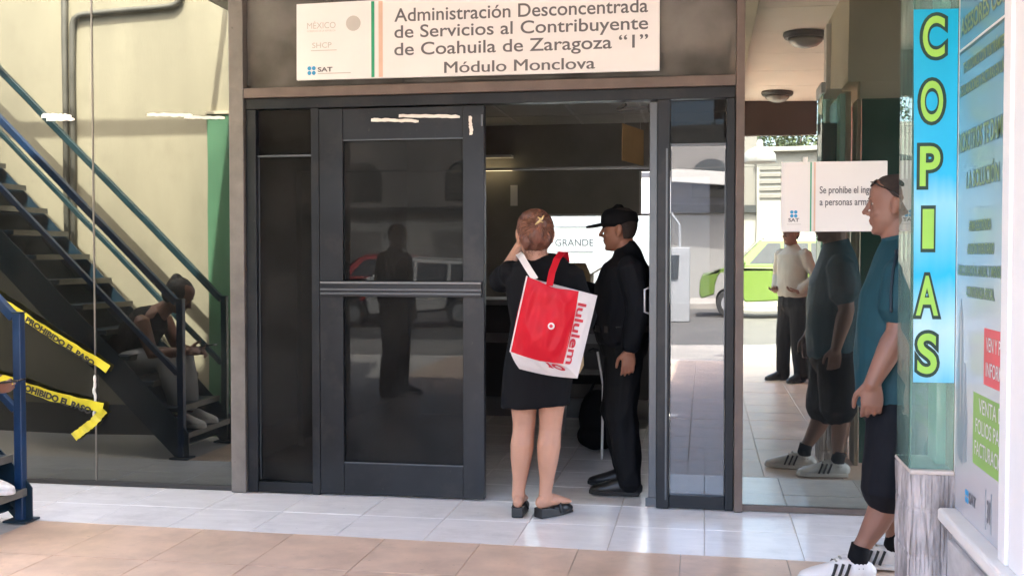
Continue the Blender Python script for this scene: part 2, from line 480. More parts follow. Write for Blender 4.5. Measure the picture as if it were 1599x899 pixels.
CAPH = 0.70
def text(body, origin, ax, ay, width=None, cap=0.05, m='ink_grey', parent=None, bold=0.02, align='L', name='lettering',
         proud=0.0015, spacing=1.0, shear=0.0):
    """flat lettering laid on a surface: ax reads along, ay points up; cap is the capital height in metres"""
    me = text_mesh(body, bold, spacing, shear)
    co = np.empty(len(me.vertices) * 3); me.vertices.foreach_get('co', co); co = co.reshape(-1, 3)
    x0, x1 = co[:, 0].min(), co[:, 0].max()
    sy = cap / CAPH
    sx = width / (x1 - x0) if width else sy
    ax = V(ax).normalized(); ay = V(ay).normalized(); az = ax.cross(ay).normalized()
    w = (x1 - x0) * sx
    sh = {'L': 0, 'C': -w / 2, 'R': -w}[align]
    o = V(origin) + az * proud
    P = [o + ax * ((c[0] - x0) * sx + sh) + ay * (c[1] * sy) for c in co]
    me.vertices.foreach_set('co', np.array([tuple(p) for p in P]).ravel())
    me.update()
    words = len(body.split())
    if words == 1:
        return link(name, me, parent, m)
    # one mesh for each word: islands sorted along the line, cut at the widest gaps
    xs = co[:, 0]
    root = list(range(len(xs)))
    def find(i):
        while root[i] != i:
            root[i] = root[root[i]]; i = root[i]
        return i
    for e in me.edges:
        a, b = find(e.vertices[0]), find(e.vertices[1])
        if a != b:
            root[a] = b
    lab = np.array([find(i) for i in range(len(xs))])
    isl = sorted((xs[lab == r_].min(), xs[lab == r_].max(), r_) for r_ in set(lab.tolist()))
    gaps = []; hi = isl[0][1]
    for k in range(1, len(isl)):
        gaps.append((isl[k][0] - hi, k)); hi = max(hi, isl[k][1])
    cuts = sorted(k for g, k in sorted(gaps, reverse=True)[:words - 1])
    pts = np.array([tuple(p) for p in P])
    for a, b in zip([0] + cuts, cuts + [len(isl)]):
        ids = {q[2] for q in isl[a:b]}
        keep = [i for i in range(len(xs)) if lab[i] in ids]
        mp = {i: j for j, i in enumerate(keep)}
        fs = [tuple(mp[i] for i in f.vertices) for f in me.polygons if f.vertices[0] in mp]
        m2 = bpy.data.meshes.new(name); m2.from_pydata([tuple(pts[i]) for i in keep], [], fs); m2.update()
        ob = link(name, m2, parent, m)
    return ob

def union(name, mb, m, parent=None, voxel=0.006, smooth=4, wrinkle=None, factor=0.5):
    """overlapping closed shapes grown together into one continuous skin"""
    me = mb.mesh(name)
    o = bpy.data.objects.new(name + '_tmp', me); COL.objects.link(o)
    rm = o.modifiers.new('r', 'REMESH'); rm.mode = 'VOXEL'; rm.voxel_size = voxel; rm.use_smooth_shade = True
    if smooth:
        sm = o.modifiers.new('s', 'SMOOTH'); sm.iterations = smooth; sm.factor = factor
    dg = bpy.context.evaluated_depsgraph_get()
    me2 = bpy.data.meshes.new_from_object(o.evaluated_get(dg))
    bpy.data.objects.remove(o); bpy.data.meshes.remove(me)
    me2.name = name
    if wrinkle:
        amp, sc_, stretch, seed = wrinkle
        n = len(me2.vertices)
        co = np.empty(n * 3); me2.vertices.foreach_get('co', co); co = co.reshape(-1, 3)
        no = np.empty(n * 3); me2.vertices.foreach_get('normal', no); no = no.reshape(-1, 3)
        st = V(stretch)
        d = np.empty(n)
        for i in range(n):
            q = V((co[i, 0] * st.x, co[i, 1] * st.y, co[i, 2] * st.z)) * sc_ + V((seed, seed * 2.3, 0))
            q2 = q + V((noise.noise(q * 0.7), noise.noise(q * 0.7 + V((9, 0, 0))), 0)) * 0.9
            w_ = noise.noise(q2)
            d[i] = (1 - abs(w_) * 2.2) * 0.6 + noise.noise(q * 2.1) * 0.4
        co += no * (d * amp)[:, None]
        me2.vertices.foreach_set('co', co.ravel()); me2.update()
    me2.polygons.foreach_set('use_smooth', [True] * len(me2.polygons))
    return link(name, me2, parent, m)

# ================================================================== THE SETTING
CEIL = 3.1                      # underside of the porch roof
CUT_Y = -3.86                   # roof cut short here left of the beam to brighten the porch floor
ROOF_Y = -6.8                   # street edge of the porch roof
FLOOR_Y = -8.6                  # street edge of the porch floor

struct('street', MB().add([(-400, -400, -0.17), (400, -400, -0.17), (400, 400, -0.17), (-400, 400, -0.17)], [(0, 1, 2, 3)]), 'asphalt')

fl = struct('porch_floor', MB().box(-7.5, 3.0, FLOOR_Y, 4.6, -0.165, -0.005), 'grout')
struct('kerb', MB().box(-40, 40, FLOOR_Y - 0.18, FLOOR_Y - 0.004, -0.2, -0.02), 'concrete', 0.01)
struct('pavement', MB().box(-40, 40, -11.6, FLOOR_Y - 0.19, -0.2, -0.03), 'concrete', 0.01)
struct('far_pavement', MB().box(-60, 60, -34, -26.5, -0.2, -0.03), 'concrete', 0.01)

def tile_mesh(name, w, d, h=0.02, bev=0.003):
    b = bev
    vs = []
    for z, k in ((-h, 0), (-b, 0), (0, b)):
        vs += [(k, k, z), (w - k, k, z), (w - k, d - k, z), (k, d - k, z)]
    fs = [(8, 9, 10, 11)]
    for r_ in range(2):
        for j in range(4):
            fs.append((r_ * 4 + j, r_ * 4 + (j + 1) % 4, r_ * 4 + 4 + (j + 1) % 4, r_ * 4 + 4 + j))
    return MB().add(vs, fs).mesh(name)

G = 0.004
def edge_y(x):                   # the white band widens a little towards the copy shop
    return -0.885 - 0.022 * (x + 1.0)
wt = tile_mesh('tile', 0.44 - G, 0.44 - G); wt.materials.append(M['white_tile'])
for r_ in range(-1, 9):
    for c in range(-11, 5):
        x0 = 0.01 + 0.44 * c; y0 = -0.44 + 0.44 * r_
        if r_ >= 1 and not (-2.3 < x0 < 0.6):
            continue
        if r_ == -1:
            xa, xb = x0, x0 + 0.44 - G
            wob = 0.004 * math.sin(c * 2.1)
            ya, yb = edge_y(xa) + wob, edge_y(xb) + 0.004 * math.sin(c * 2.1 + 1)
            me = MB().add([(0, ya - y0, -.02), (0.44 - G, yb - y0, -.02), (0.44 - G, 0.44 - G, -.02), (0, 0.44 - G, -.02),
                           (0, ya - y0, 0), (0.44 - G, yb - y0, 0), (0.44 - G, 0.44 - G, 0), (0, 0.44 - G, 0)],
                          [(3, 2, 1, 0), (4, 5, 6, 7), (0, 1, 5, 4), (1, 2, 6, 5), (2, 3, 7, 6), (3, 0, 4, 7)]).mesh('tile')
            o = link('tile', me, fl, 'white_tile')
        else:
            o = link('tile', wt, fl)
        o.location = (x0, y0, random.uniform(-0.0006, 0.0006))

TS = 0.4665
tt = tile_mesh('tile', TS - G, TS - G); tt.materials.append(M['tan_tile'])
for r_ in range(16):
    yb = -0.945 - TS * r_
    for c in range(-7, 6):
        x0 = -0.095 + TS * c
        if r_ < 2 and x0 < -4.3:
            continue
        if x0 < -3.4 and yb < -1.8:
            continue
        if r_ == 0:
            xa, xb = x0, x0 + TS - G
            me = MB().add([(0, 0, -.02), (TS - G, 0, -.02), (TS - G, edge_y(xb) - G - yb + TS, -.02), (0, edge_y(xa) - G - yb + TS, -.02),
                           (0, 0, 0), (TS - G, 0, 0), (TS - G, edge_y(xb) - G - yb + TS, 0), (0, edge_y(xa) - G - yb + TS, 0)],
                          [(3, 2, 1, 0), (4, 5, 6, 7), (0, 1, 5, 4), (1, 2, 6, 5), (2, 3, 7, 6), (3, 0, 4, 7)]).mesh('tile')
            o = link('tile', me, fl, 'tan_tile')
        else:
            o = link('tile', tt, fl)
        o.location = (x0, yb - TS, random.uniform(-0.001, 0.0005))

# porch ceiling of boards, the fascia and the ceiling lamps
ce = struct('porch_ceiling', MB().box(-3.36, 3.2, -1.9, -0.02, CEIL + 0.02, CEIL + 0.16).box(-3.4, 3.2, CUT_Y, -1.9, CEIL + 0.02, CEIL + 0.16).box(0.2, 3.2, ROOF_Y, CUT_Y, CEIL + 0.02, CEIL + 0.16), 'ceiling')
bmesh_panel = {}
def panel(x0, x1, y0, y1):
    me = MB().box(x0 + .004, x1 - .004, y0 + .004, y1 - .004, CEIL, CEIL + 0.018).mesh('panel')
    o = link('panel', me, ce, 'ceiling')
ys = [-0.05, -1.16, -2.06, -2.96, -3.86, -4.73, -5.65, ROOF_Y + 0.02]
for a, b in zip(ys[:-1], ys[1:]):
    for xa, xb in ((-3.36, -2.6), (-2.6, -1.2), (-1.2, 0.2), (0.34, 1.28), (1.28, 3.18)):
        if b > CUT_Y - .01 or xa > 0.3:
            panel(xa, xb, b, a)
    if CUT_Y - .01 < b < -2:
        panel(-3.4, -3.36, b, max(b, min(a, -1.92)))
struct('ceiling_beam', MB().box(0.205, 0.335, ROOF_Y + 0.02, -0.03, CEIL - 0.16, CEIL + 0.017), 'pale_wall', 0.006)
struct('fascia', MB().box(0.21, 1.24, ROOF_Y - 0.1, ROOF_Y, 2.72, CEIL + 0.2).box(-3.4, 0.2, CUT_Y - 0.1, CUT_Y, 2.72, CEIL + 0.2).box(0.1, 0.2, ROOF_Y - 0.1, CUT_Y - .102, 2.92, CEIL + 0.2), 'brown_fascia', 0.006)  # strip along the roof cut is added to block sky from the transom
def ceiling_lamp(x, y, label):
    t = thing('ceiling_lamp', label, 'lamp', (x, y, CEIL), 'round lamps under the porch ceiling')
    obj('rim', MB().lathe((x, y, CEIL), [(0.0, -0.001), (0.165, -0.001), (0.17, -0.02), (0.155, -0.045), (0.0, -0.046)], n=32), 'lamp_metal', t, smooth=False)
    obj('bowl', MB().lathe((x, y, CEIL), [(0.13, -0.046), (0.125, -0.07), (0.09, -0.1), (0.04, -0.115), (0.0, -0.118)], n=32), 'lamp_glass', t, smooth=True)
ceiling_lamp(0.777, -3.0, 'dark round ceiling lamp over the porch, nearer the office glass')
ceiling_lamp(0.753, -6.05, 'dark round ceiling lamp next to the brown fascia of the porch')

# bell shaped lamp hanging under the street edge
t = thing('hanging_lamp', 'grey bell shaped lamp hanging outside the porch edge', 'lamp', (0.66, -8.0, 2.5))
obj('bell', MB().lathe((0.66, -8.0, 2.5), [(0.0, 0.02), (0.19, 0.0), (0.2, 0.02), (0.185, 0.12), (0.13, 0.18), (0.05, 0.215), (0.0, 0.22)]), 'machine', t, smooth=True)
obj('neck', MB().lathe((0.66, -8.0, 2.5), [(0.0, 0.22), (0.035, 0.221), (0.035, 0.26), (0.02, 0.3), (0.0, 0.3)]), 'white_plastic', t)
obj('cable', MB().tube([((0.66, -8.0, 2.79), .006), ((0.66, -7.6, 2.95), .006), ((0.66, ROOF_Y - 0.1, 3.05), .006)]), 'gasket', t)

# ------------------------------------------------------------------ office roof, upper wall and shell
t = thing('office_building', 'flat roofed office block behind the glazed front', 'building', (-2, 2.5, 0))
obj('roof', MB().box(-9.0, 3.2, 0.03, 4.75, 3.27, 3.37), 'concrete', t)
obj('parapet', MB().box(-9.0, 3.2, -0.012, 0.028, 3.262, 3.40), 'grey_steel', t)
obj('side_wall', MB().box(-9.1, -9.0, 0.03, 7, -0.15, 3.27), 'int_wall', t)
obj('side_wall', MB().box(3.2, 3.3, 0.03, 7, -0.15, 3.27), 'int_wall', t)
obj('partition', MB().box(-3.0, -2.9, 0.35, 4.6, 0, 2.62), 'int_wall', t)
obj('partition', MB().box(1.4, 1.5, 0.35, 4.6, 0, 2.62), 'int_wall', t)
# back wall with a service window onto the light well
bw = MB()
bw.box(-9.0, -1.75, 4.6, 4.7, 0, 3.27).box(0.05, 3.2, 4.6, 4.7, 0, 3.27).box(-1.75, 0.05, 4.6, 4.7, 0, 0.9)
bw.box(-1.75, -0.60, 4.6, 4.7, 1.755, 3.27).box(-0.60, 0.05, 4.6, 4.7, 2.16, 3.27)
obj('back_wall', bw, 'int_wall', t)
wf = obj('window_frame', MB().box(-1.75, 0.05, 4.585, 4.60, 1.735, 1.757).box(-0.612, -0.59, 4.58, 4.60, 1.757, 2.16), 'tbar', t)
obj('pane', MB().box(-1.75, 0.05, 4.64, 4.646, 0.9, 1.75), 'g_clear', wf)
obj('ceiling', MB().box(-2.9, 1.4, 0.3, 4.6, 2.62, 2.66), 'int_ceiling', t)
for x in (-1.75, -1.15, -0.55, 0.05):
    obj('ceiling_bar', MB().box(x - .012, x + .012, 0.35, 4.55, 2.612, 2.622), 'tbar', t)
for y in (1.5, 2.7, 3.9):
    obj('ceiling_bar', MB().box(-2.9, 1.4, y - .012, y + .012, 2.610, 2.6195), 'int_ceiling', t)
# far wall of the light well with its lettering
t = thing('courtyard_wall', 'white rendered wall with the word grande, seen through the service window', 'wall', (-1.5, 7.4, 0))
obj('render', MB().box(-7, 4, 7.4, 7.6, -0.15, 2.3), 'court_white', t)
obj('coping', MB().box(-7, 4, 7.36, 7.64, 2.3, 2.36), 'far_grey', t)
text('GRANDE', (-1.80, 7.4, 1.475), (1, 0, 0), (0, 0, 1), width=0.47, cap=0.085, m='ink_grey', parent=t, bold=0.004, proud=0.004)
obj('rule', MB().box(-1.80, -1.33, 7.394, 7.3995, 1.700, 1.709), 'ink_grey', t)
obj('rule', MB().box(-1.80, -1.33, 7.394, 7.3995, 1.395, 1.404), 'ink_grey', t)

# ------------------------------------------------------------------ office furniture
t = thing('service_counter', 'dark service counter inside the office with a pale edge', 'counter', (-1.2, 3.3, 0))
obj('front', MB().box(-2.4, -0.35, 3.2, 3.25, 0.0, 0.94), 'wood_dark', t)
obj('top', MB().box(-2.45, -0.3, 3.1, 3.8, 0.94, 0.985), 'counter_edge', t, 0.006)
obj('kick_board', MB().box(-2.4, -0.35, 3.17, 3.198, 0.0, 0.16), 'counter_edge', t)
obj('shelf_panel', MB().box(-2.3, -0.45, 3.185, 3.198, 0.62, 0.70), 'counter_edge', t)
t = thing('carton', 'open brown carton on the service counter', 'box', (-1.05, 3.3, 0.985))
b_ = MB().box(-1.28, -0.93, 3.15, 3.45, 0.987, 1.2)
obj('body', b_, 'cardboard', t, 0.004)
obj('flap', MB().prism([(-1.28, 3.15, 1.2), (-0.93, 3.15, 1.2), (-0.96, 3.06, 1.29), (-1.24, 3.06, 1.29)], (0, 0.004, 0.004)), 'cardboard', t)
obj('flap', MB().prism([(-0.93, 3.15, 1.2), (-0.93, 3.45, 1.2), (-0.82, 3.42, 1.27), (-0.82, 3.18, 1.27)], (0.004, 0, 0.004)), 'cardboard', t)
t = thing('hanging_board', 'tan card board hanging from the office ceiling', 'sign', (-0.47, 1.5, 2.1))
obj('board', MB().prism([(-0.545, 1.45, 2.235), (-0.415, 1.62, 2.205), (-0.415, 1.62, 1.965), (-0.545, 1.45, 1.99)], (0.006, -0.006, 0)), 'cardboard', t)
for q in ((-0.53, 1.47, 2.23), (-0.43, 1.60, 2.21)):
    obj('wire', MB().tube([(q, .0015), ((q[0], q[1], 2.612), .0015)], n=6), 'tbar', t)
t = thing('inner_rail', 'thin pale rail of the glazed screen just inside the door', 'rail', (-0.7, 1.5, 1.95))
obj('rail', MB().box(-2.85, 1.35, 1.48, 1.52, 1.938, 1.953), 'counter_edge', t)
for x in (-2.83, 1.33):
    obj('upright', MB().box(x - .02, x + .02, 1.48, 1.52, 0.0, 1.937), 'counter_edge', t)
t = thing('notice_sheet', 'small white sheet on the dark office wall', 'notice', (-1.8, 4.59, 1.9))
obj('sheet', MB().box(-1.86, -1.79, 4.588, 4.597, 1.84, 2.04), 'paper', t)
# lit tube lamp
ml, nt, N_, L_, p_ = nodes_of('lit_tube')
p_.inputs['Base Color'].default_value = (0.9, 0.8, 0.5, 1)
p_.inputs['Emission Color'].default_value = (1.0, 0.78, 0.42, 1)
p_.inputs['Emission Strength'].default_value = 0.35
M['lit_tube'] = ml
t = thing('tube_lamp', 'lit yellowish tube lamp on the office back wall', 'lamp', (-2.0, 4.5, 2.25))
obj('tube', MB().tube([((-2.4, 4.5, 2.185), .012), ((-1.83, 4.5, 2.185), .012)], n=10), 'lit_tube', t)
obj('housing', MB().box(-2.4, -1.83, 4.46, 4.595, 2.30, 2.325), 'tbar', t)
t = thing('office_chair', 'black office chair standing in the office behind the guard', 'chair', (-0.85, 2.1, 0))
obj('seat', MB().box(-1.05, -0.62, 1.9, 2.32, 0.43, 0.50), 'black_cloth', t, 0.02)
obj('backrest', MB().prism([(-0.66, 1.9, 0.52), (-0.66, 2.32, 0.52), (-0.56, 2.30, 0.95), (-0.56, 1.92, 0.95)], (0.045, 0, 0)), 'black_cloth', t, 0.015)
obj('bracket', MB().bar((-0.64, 2.1, 0.46), (-0.60, 2.1, 0.60), 0.05, 0.02, (1, 0, 0)), 'alu_light', t)
for (x, y) in ((-1.02, 1.93), (-1.02, 2.29), (-0.65, 1.93), (-0.65, 2.29)):
    obj('leg', MB().tube([((x, y, 0.43), .012), ((x + (0.02 if x > -0.8 else -0.02), y, 0.012), .012)], n=8), 'alu_light', t)
t = thing('walking_cane', 'white walking cane leaning beside the guard', 'cane', (-0.63, 1.3, 0))
obj('shaft', MB().tube([((-0.690, 1.30, 0.72), .009), ((-0.652, 1.30, 0.50), .009)], n=10), 'alu_light', t)
obj('shaft', MB().tube([((-0.652, 1.30, 0.498), .009), ((-0.660, 1.30, 0.012), .008)], n=10), 'white_plastic', t)
obj('handle', MB().tube([((-0.690, 1.30, 0.725), .011), ((-0.72, 1.30, 0.735), .011), ((-0.745, 1.30, 0.72), .011)], n=10), 'rubber', t)
t = thing('duffel_bag', 'black bag on the office floor behind the guard', 'bag', (-0.72, 1.75, 0))
bb = MB().ell((-0.73, 1.72, 0.22), (0.13, 0.1, 0.2)).ell((-0.73, 1.70, 0.1), (0.14, 0.11, 0.1))
union('body', bb, 'black_cloth', t, 0.012, 3, (0.008, 9, (1, 1, 0.6), 3.0))
obj('handle', MB().tube([((-0.78, 1.70, 0.40), .01), ((-0.75, 1.69, 0.47), .01), ((-0.70, 1.69, 0.47), .01), ((-0.67, 1.70, 0.40), .01)], n=8), 'black_cloth', t)

# ================================================================== GLAZED FRONT
TOPZ = 3.25
t = thing('window_wall', 'tall mirrored glass wall reflecting the staircase, left of the dark door frame', 'window', (-4.3, 0, 0))
obj('pane', MB().box(-6.6, -3.531, 0.0, 0.010, 0.028, TOPZ), 'g_left', t)
obj('pane', MB().box(-3.519, -2.656, 0.0, 0.010, 0.028, TOPZ), 'g_left', t)
obj('seam', MB().box(-3.5295, -3.5205, -0.004, 0.014, 0.03, TOPZ), 'grey_steel', t)
obj('bottom_channel', MB().box(-6.6, -2.656, -0.012, 0.022, 0.002, 0.0275), 'gasket', t, 0.002)
obj('top_channel', MB().box(-6.6, -2.656, -0.015, 0.025, TOPZ, TOPZ + .01), 'grey_steel', t)

t = thing('window_pane', 'mirrored glass wall behind the prohibition notice, right of the entrance', 'window', (1.2, 0, 0))
obj('pane', MB().box(0.207, 2.9, 0.0, 0.010, 0.035, TOPZ), 'g_right', t)
obj('bottom_channel', MB().box(0.207, 2.9, -0.016, 0.026, 0.004, 0.0345), 'brown_steel', t, 0.002)

t = thing('entrance_frame', 'dark aluminium entrance frame with brown steel posts and lintel', 'door frame', (-1.2, 0, 0))
obj('post', MB().box(-2.654, -2.567, -0.055, 0.06, 0.004, TOPZ + .005), 'grey_steel', t, 0.004)
obj('post', MB().box(0.161, 0.205, -0.055, 0.06, 0.004, TOPZ + .005), 'brown_steel', t, 0.004)
obj('lintel', MB().box(-2.565, 0.159, -0.057, 0.06, 2.240, 2.296), 'brown_steel', t, 0.004)
for xa, xb in ((-2.565, -1.652), (-1.642, -0.722), (-0.712, 0.159)):
    obj('transom_pane', MB().box(xa, xb, 0.0, 0.01, 2.298, TOPZ), 'g_trans', t)
for x in (-1.647, -0.717):
    obj('seam', MB().box(x - .0045, x + .0045, -0.003, 0.013, 2.298, TOPZ), 'gasket', t)
# dark frame members
A = 'alu_dark'
obj('header', MB().box(-2.563, 0.157, -0.032, 0.055, 2.18, 2.238), A, t, 0.003)
obj('jamb', MB().box(-2.563, -2.503, -0.030, 0.055, 0.004, 2.178), A, t, 0.003)
obj('jamb', MB().box(-2.176, -2.130, -0.030, 0.055, 0.004, 2.178), A, t, 0.003)
obj('jamb', MB().box(-0.247, -0.180, -0.030, 0.055, 0.004, 2.178), A, t, 0.003)
obj('jamb', MB().box(0.113, 0.157, -0.030, 0.055, 0.004, 2.178), A, t, 0.003)
obj('rail', MB().box(-2.502, -2.177, -0.024, 0.05, 0.006, 0.065), A, t, 0.003)
obj('rail', MB().box(-0.179, 0.112, -0.024, 0.05, 0.006, 0.075), A, t, 0.003)
obj('glazing_bar', MB().box(-2.502, -2.177, -0.010, 0.03, 1.912, 1.922), 'alu_edge', t)
obj('glazing_bar', MB().box(-0.179, 0.112, -0.010, 0.03, 1.935, 1.946), 'alu_edge', t)
for xa, xb, z0, z1, gm in ((-2.500, -2.179, 0.066, 1.911, 'g_door'), (-2.500, -2.179, 1.923, 2.177, 'g_door'),
                           (-0.177, 0.110, 0.076, 1.934, 'g_side'), (-0.177, 0.110, 1.947, 2.177, 'g_door')):
    obj('sidelight_pane', MB().box(xa, xb, 0.008, 0.016, z0, z1), gm, t)
for xa in (-2.500, -2.1835, -0.177, 0.1055):
    obj('glazing_bead', MB().box(xa, xa + .0045, -0.002, 0.007, 0.076, 1.911), 'alu_edge', t)
for x in (-0.196,):
    obj('edge_strip', MB().box(x - .005, x + .004, -0.0335, -0.0305, 0.05, 1.92), 'alu_edge', t)

def door_leaf(t, x0, x1, closed=True):
    y0, y1 = -0.028, 0.022
    zt, zb = 2.172, 0.012
    sl, sr = x0 + 0.137, x1 - 0.120
    obj('stile', MB().box(x0, sl, y0, y1, zb, zt), A, t, 0.003)
    obj('stile', MB().box(sr, x1, y0, y1, zb, zt), A, t, 0.003)
    obj('top_rail', MB().box(sl + .0005, sr - .0005, y0 + .004, y1 - .004, 2.000, zt - .001), A, t, 0.002)
    obj('bottom_rail', MB().box(sl + .0005, sr - .0005, y0 + .004, y1 - .004, zb + .001, 0.188), A, t, 0.002)
    obj('pane', MB().box(sl + .001, sr - .001, -0.004, 0.004, 1.165, 1.999), 'g_door', t)
    obj('pane', MB().box(sl + .001, sr - .001, -0.004, 0.004, 0.190, 1.160), 'g_door', t)
    obj('bead', MB().box(sl + .0005, sr - .0005, y0 + .001, y0 + .012, 0.1885, 0.1945), 'alu_edge', t)
    obj('bead', MB().box(sl + .0006, sr - .0006, y0 + .001, y0 + .012, 1.993, 1.9995), 'alu_edge', t)
    # push bar of three ribs across the leaf
    pb = obj('push_bar', MB().box(x0 + .012, x1 - .012, y0 - .020, y0 - .0005, 1.125, 1.212), A, t, 0.003)
    for z, m_ in ((1.203, 'alu_mid'), (1.165, 'alu_edge'), (1.143, 'alu_edge')):
        obj('rib', MB().box(x0 + .010, x1 - .010, y0 - .030, y0 - .0195, z - .006, z + .006), m_, pb, 0.003)
    return t
t = thing('closed_door', 'closed dark glass door leaf with a ribbed push bar', 'door', (-1.65, 0, 0))
door_leaf(t, -2.128, -1.184)
obj('keeper', MB().box(-1.20, -1.19, -0.04, -0.0285, 2.06, 2.12), 'alu_edge', t)
# open leaf: folded back into the office, hinged on the right jamb
t = thing('open_door', 'dark door leaf swung open into the office, seen edge on', 'door', (-0.27, 0.05, 0))
obj('edge_stile', MB().box(-0.290, -0.2475, 0.012, 0.130, 0.012, 2.172), 'alu_edge', t, 0.003)
obj('hinge_stile', MB().box(-0.290, -0.2475, 0.82, 0.93, 0.012, 2.172), A, t, 0.003)
obj('top_rail', MB().box(-0.288, -0.2495, 0.131, 0.819, 2.0, 2.171), A, t)
obj('bottom_rail', MB().box(-0.288, -0.2495, 0.131, 0.819, 0.013, 0.188), A, t)
obj('pane', MB().box(-0.272, -0.264, 0.131, 0.819, 0.189, 1.999), 'g_door', t)
h_ = obj('handle', MB().tube([((-0.290, 0.05, 1.18), .007), ((-0.315, 0.045, 1.17), .007), ((-0.315, 0.045, 1.05), .007), ((-0.290, 0.05, 1.04), .007)], n=10), 'alu_light', t, smooth=True)
obj('bottom_pivot', MB().box(-0.305, -0.2478, 0.0, 0.011, 0.004, 0.05), 'alu_edge', t)
t = thing('door_closer', 'black door closer arm under the entrance header', 'door closer', (-0.4, 0.06, 2.1))
obj('arm', MB().bar((-0.47, 0.10, 2.145), (-0.30, 0.09, 2.155), 0.012, 0.016), 'gasket', t)
obj('arm', MB().bar((-0.47, 0.10, 2.147), (-0.42, 0.07, 2.172), 0.012, 0.014), 'gasket', t)
obj('body', MB().box(-0.30, -0.255, 0.06, 0.12, 2.125, 2.171), 'gasket', t, 0.004)

# ------------------------------------------------------------------ ragged white tape marks
def tape_mark(pts, y, w, label, seed):
    rr = random.Random(seed)
    vs = []; n = 14
    top, bot = [], []
    for i in range(n + 1):
        f = i / n
        p = V(pts[0]).lerp(V(pts[1]), f)
        d = V(pts[1]) - V(pts[0]); nrm = V((-d.y, d.x)).normalized()
        j = rr.uniform(0.6, 1.1) if 0 < i < n else rr.uniform(0.2, 0.7)
        top.append(p + nrm * (w / 2 * j)); j = rr.uniform(0.7, 1.15); bot.append(p - nrm * (w / 2 * j))
    poly = [(q.x, y, q.y) for q in top] + [(q.x, y, q.y) for q in reversed(bot)]
    o = obj('tape_strip', MB().prism(poly, (0, -0.0015, 0)), 'masking')
    tag(o, label, 'tape', 'leftover white tape on the glass')
tape_mark([(-3.853, 2.178), (-3.66, 2.17)], -0.0008, 0.03, 'two torn layers of white tape on the glass above the stair rail, upper piece', 1)
tape_mark([(-3.82, 2.155), (-3.64, 2.153)], -0.0026, 0.02, 'two torn layers of white tape on the glass above the stair rail, lower piece', 2)
tape_mark([(-3.18, 2.17), (-2.90, 2.158)], -0.0008, 0.020, 'longer torn white tape on the glass beside the steel post', 3)
tape_mark([(-2.95, 2.148), (-2.70, 2.14)], -0.0026, 0.018, 'short torn white tape overlapping the longer one, at the steel post', 4)
tape_mark([(-1.824, 2.107), (-1.552, 2.094)], -0.0285, 0.02, 'lower white tape strip across the top rail of the closed door', 5)
tape_mark([(-1.665, 2.126), (-1.319, 2.113)], -0.0285, 0.02, 'upper white tape strip across the top rail of the closed door', 6)
tape_mark([(-1.262, 2.115), (-1.255, 2.012)], -0.0285, 0.022, 'upright white tape strip on the stile of the closed door', 7)

# ------------------------------------------------------------------ big office sign
def logo_dots(parent, cx, cz, s, y, n=3):
    for i in range(2):
        for j in range(2):
            obj('logo_dot', MB().lathe((cx + (i - .5) * s, y, cz + (j - .5) * s), [(0, 0), (s * .44, 0), (s * .44, .001), (0, .001)], (0, -1, 0), 16), 'ink_blue', parent)
SY = -0.062
t = thing('office_sign', 'long white office name board above the entrance', 'sign', (-1.24, SY, 2.33))
obj('board', MB().prism([(-2.246, SY, 2.330), (-0.236, SY, 2.326), (-0.236, SY, 2.775), (-2.244, SY, 2.752)], (0, 0.02, 0)), 'sign_white', t, 0.003)
for x in (-1.9, -0.6):
    obj('bracket', MB().box(x - .02, x + .02, SY + .0205, -0.0005, 2.45, 2.49), 'grey_steel', t)
obj('green_stripe', MB().box(-1.811, -1.793, SY - .0012, SY - .0002, 2.335, 2.750), 'ink_green', t)
obj('tan_stripe', MB().box(-1.769, -1.746, SY - .0012, SY - .0002, 2.335, 2.750), 'ink_tan', t)
ex, ez = (1, 0, 0), (0, 0, 1)
text('Administración Desconcentrada', (-1.679, SY, 2.634), ex, ez, 1.382, 0.072, 'ink_grey', t, 0.010)
text('de Servicios al Contribuyente', (-1.679, SY, 2.545), ex, ez, 1.383, 0.068, 'ink_grey', t, 0.010)
text('de Coahuila de Zaragoza \u201c1\u201d', (-1.680, SY, 2.450), ex, ez, 1.384, 0.068, 'ink_grey', t, 0.010)
for dx_, pr_ in ((-.0015, .0012), (.0015, .0018)):
    text('Módulo Monclova', (-1.398 + dx_, SY, 2.346), ex, ez, 0.821, 0.062, 'ink_grey', t, 0.0, proud=pr_)
text('MÉXICO', (-2.181, SY, 2.612), ex, ez, 0.165, 0.034, 'ink_faint', t, 0.0)
text('GOBIERNO DE LA REPÚBLICA', (-2.181, SY, 2.594), ex, ez, 0.165, 0.010, 'ink_faint', t, 0.0)
obj('emblem', MB().lathe((-1.914, SY - .0002, 2.634), [(0, 0), (0.042, 0), (0.042, .001), (0, .001)], (0, -1, 0), 20), 'ink_faint', t)
text('SHCP', (-2.152, SY, 2.505), ex, ez, 0.112, 0.030, 'ink_faint', t, 0.004)
obj('fine_print', MB().box(-2.16, -2.01, SY - .0012, SY - .0002, 2.489, 2.493), 'ink_faint', t)
logo_dots(t, -2.157, 2.381, 0.026, SY - .0002)
text('SAT', (-2.121, SY, 2.374), ex, ez, 0.086, 0.024, 'ink_grey', t, 0.03)
obj('fine_print', MB().box(-2.121, -1.93, SY - .0012, SY - .0002, 2.361, 2.366), 'ink_faint', t)

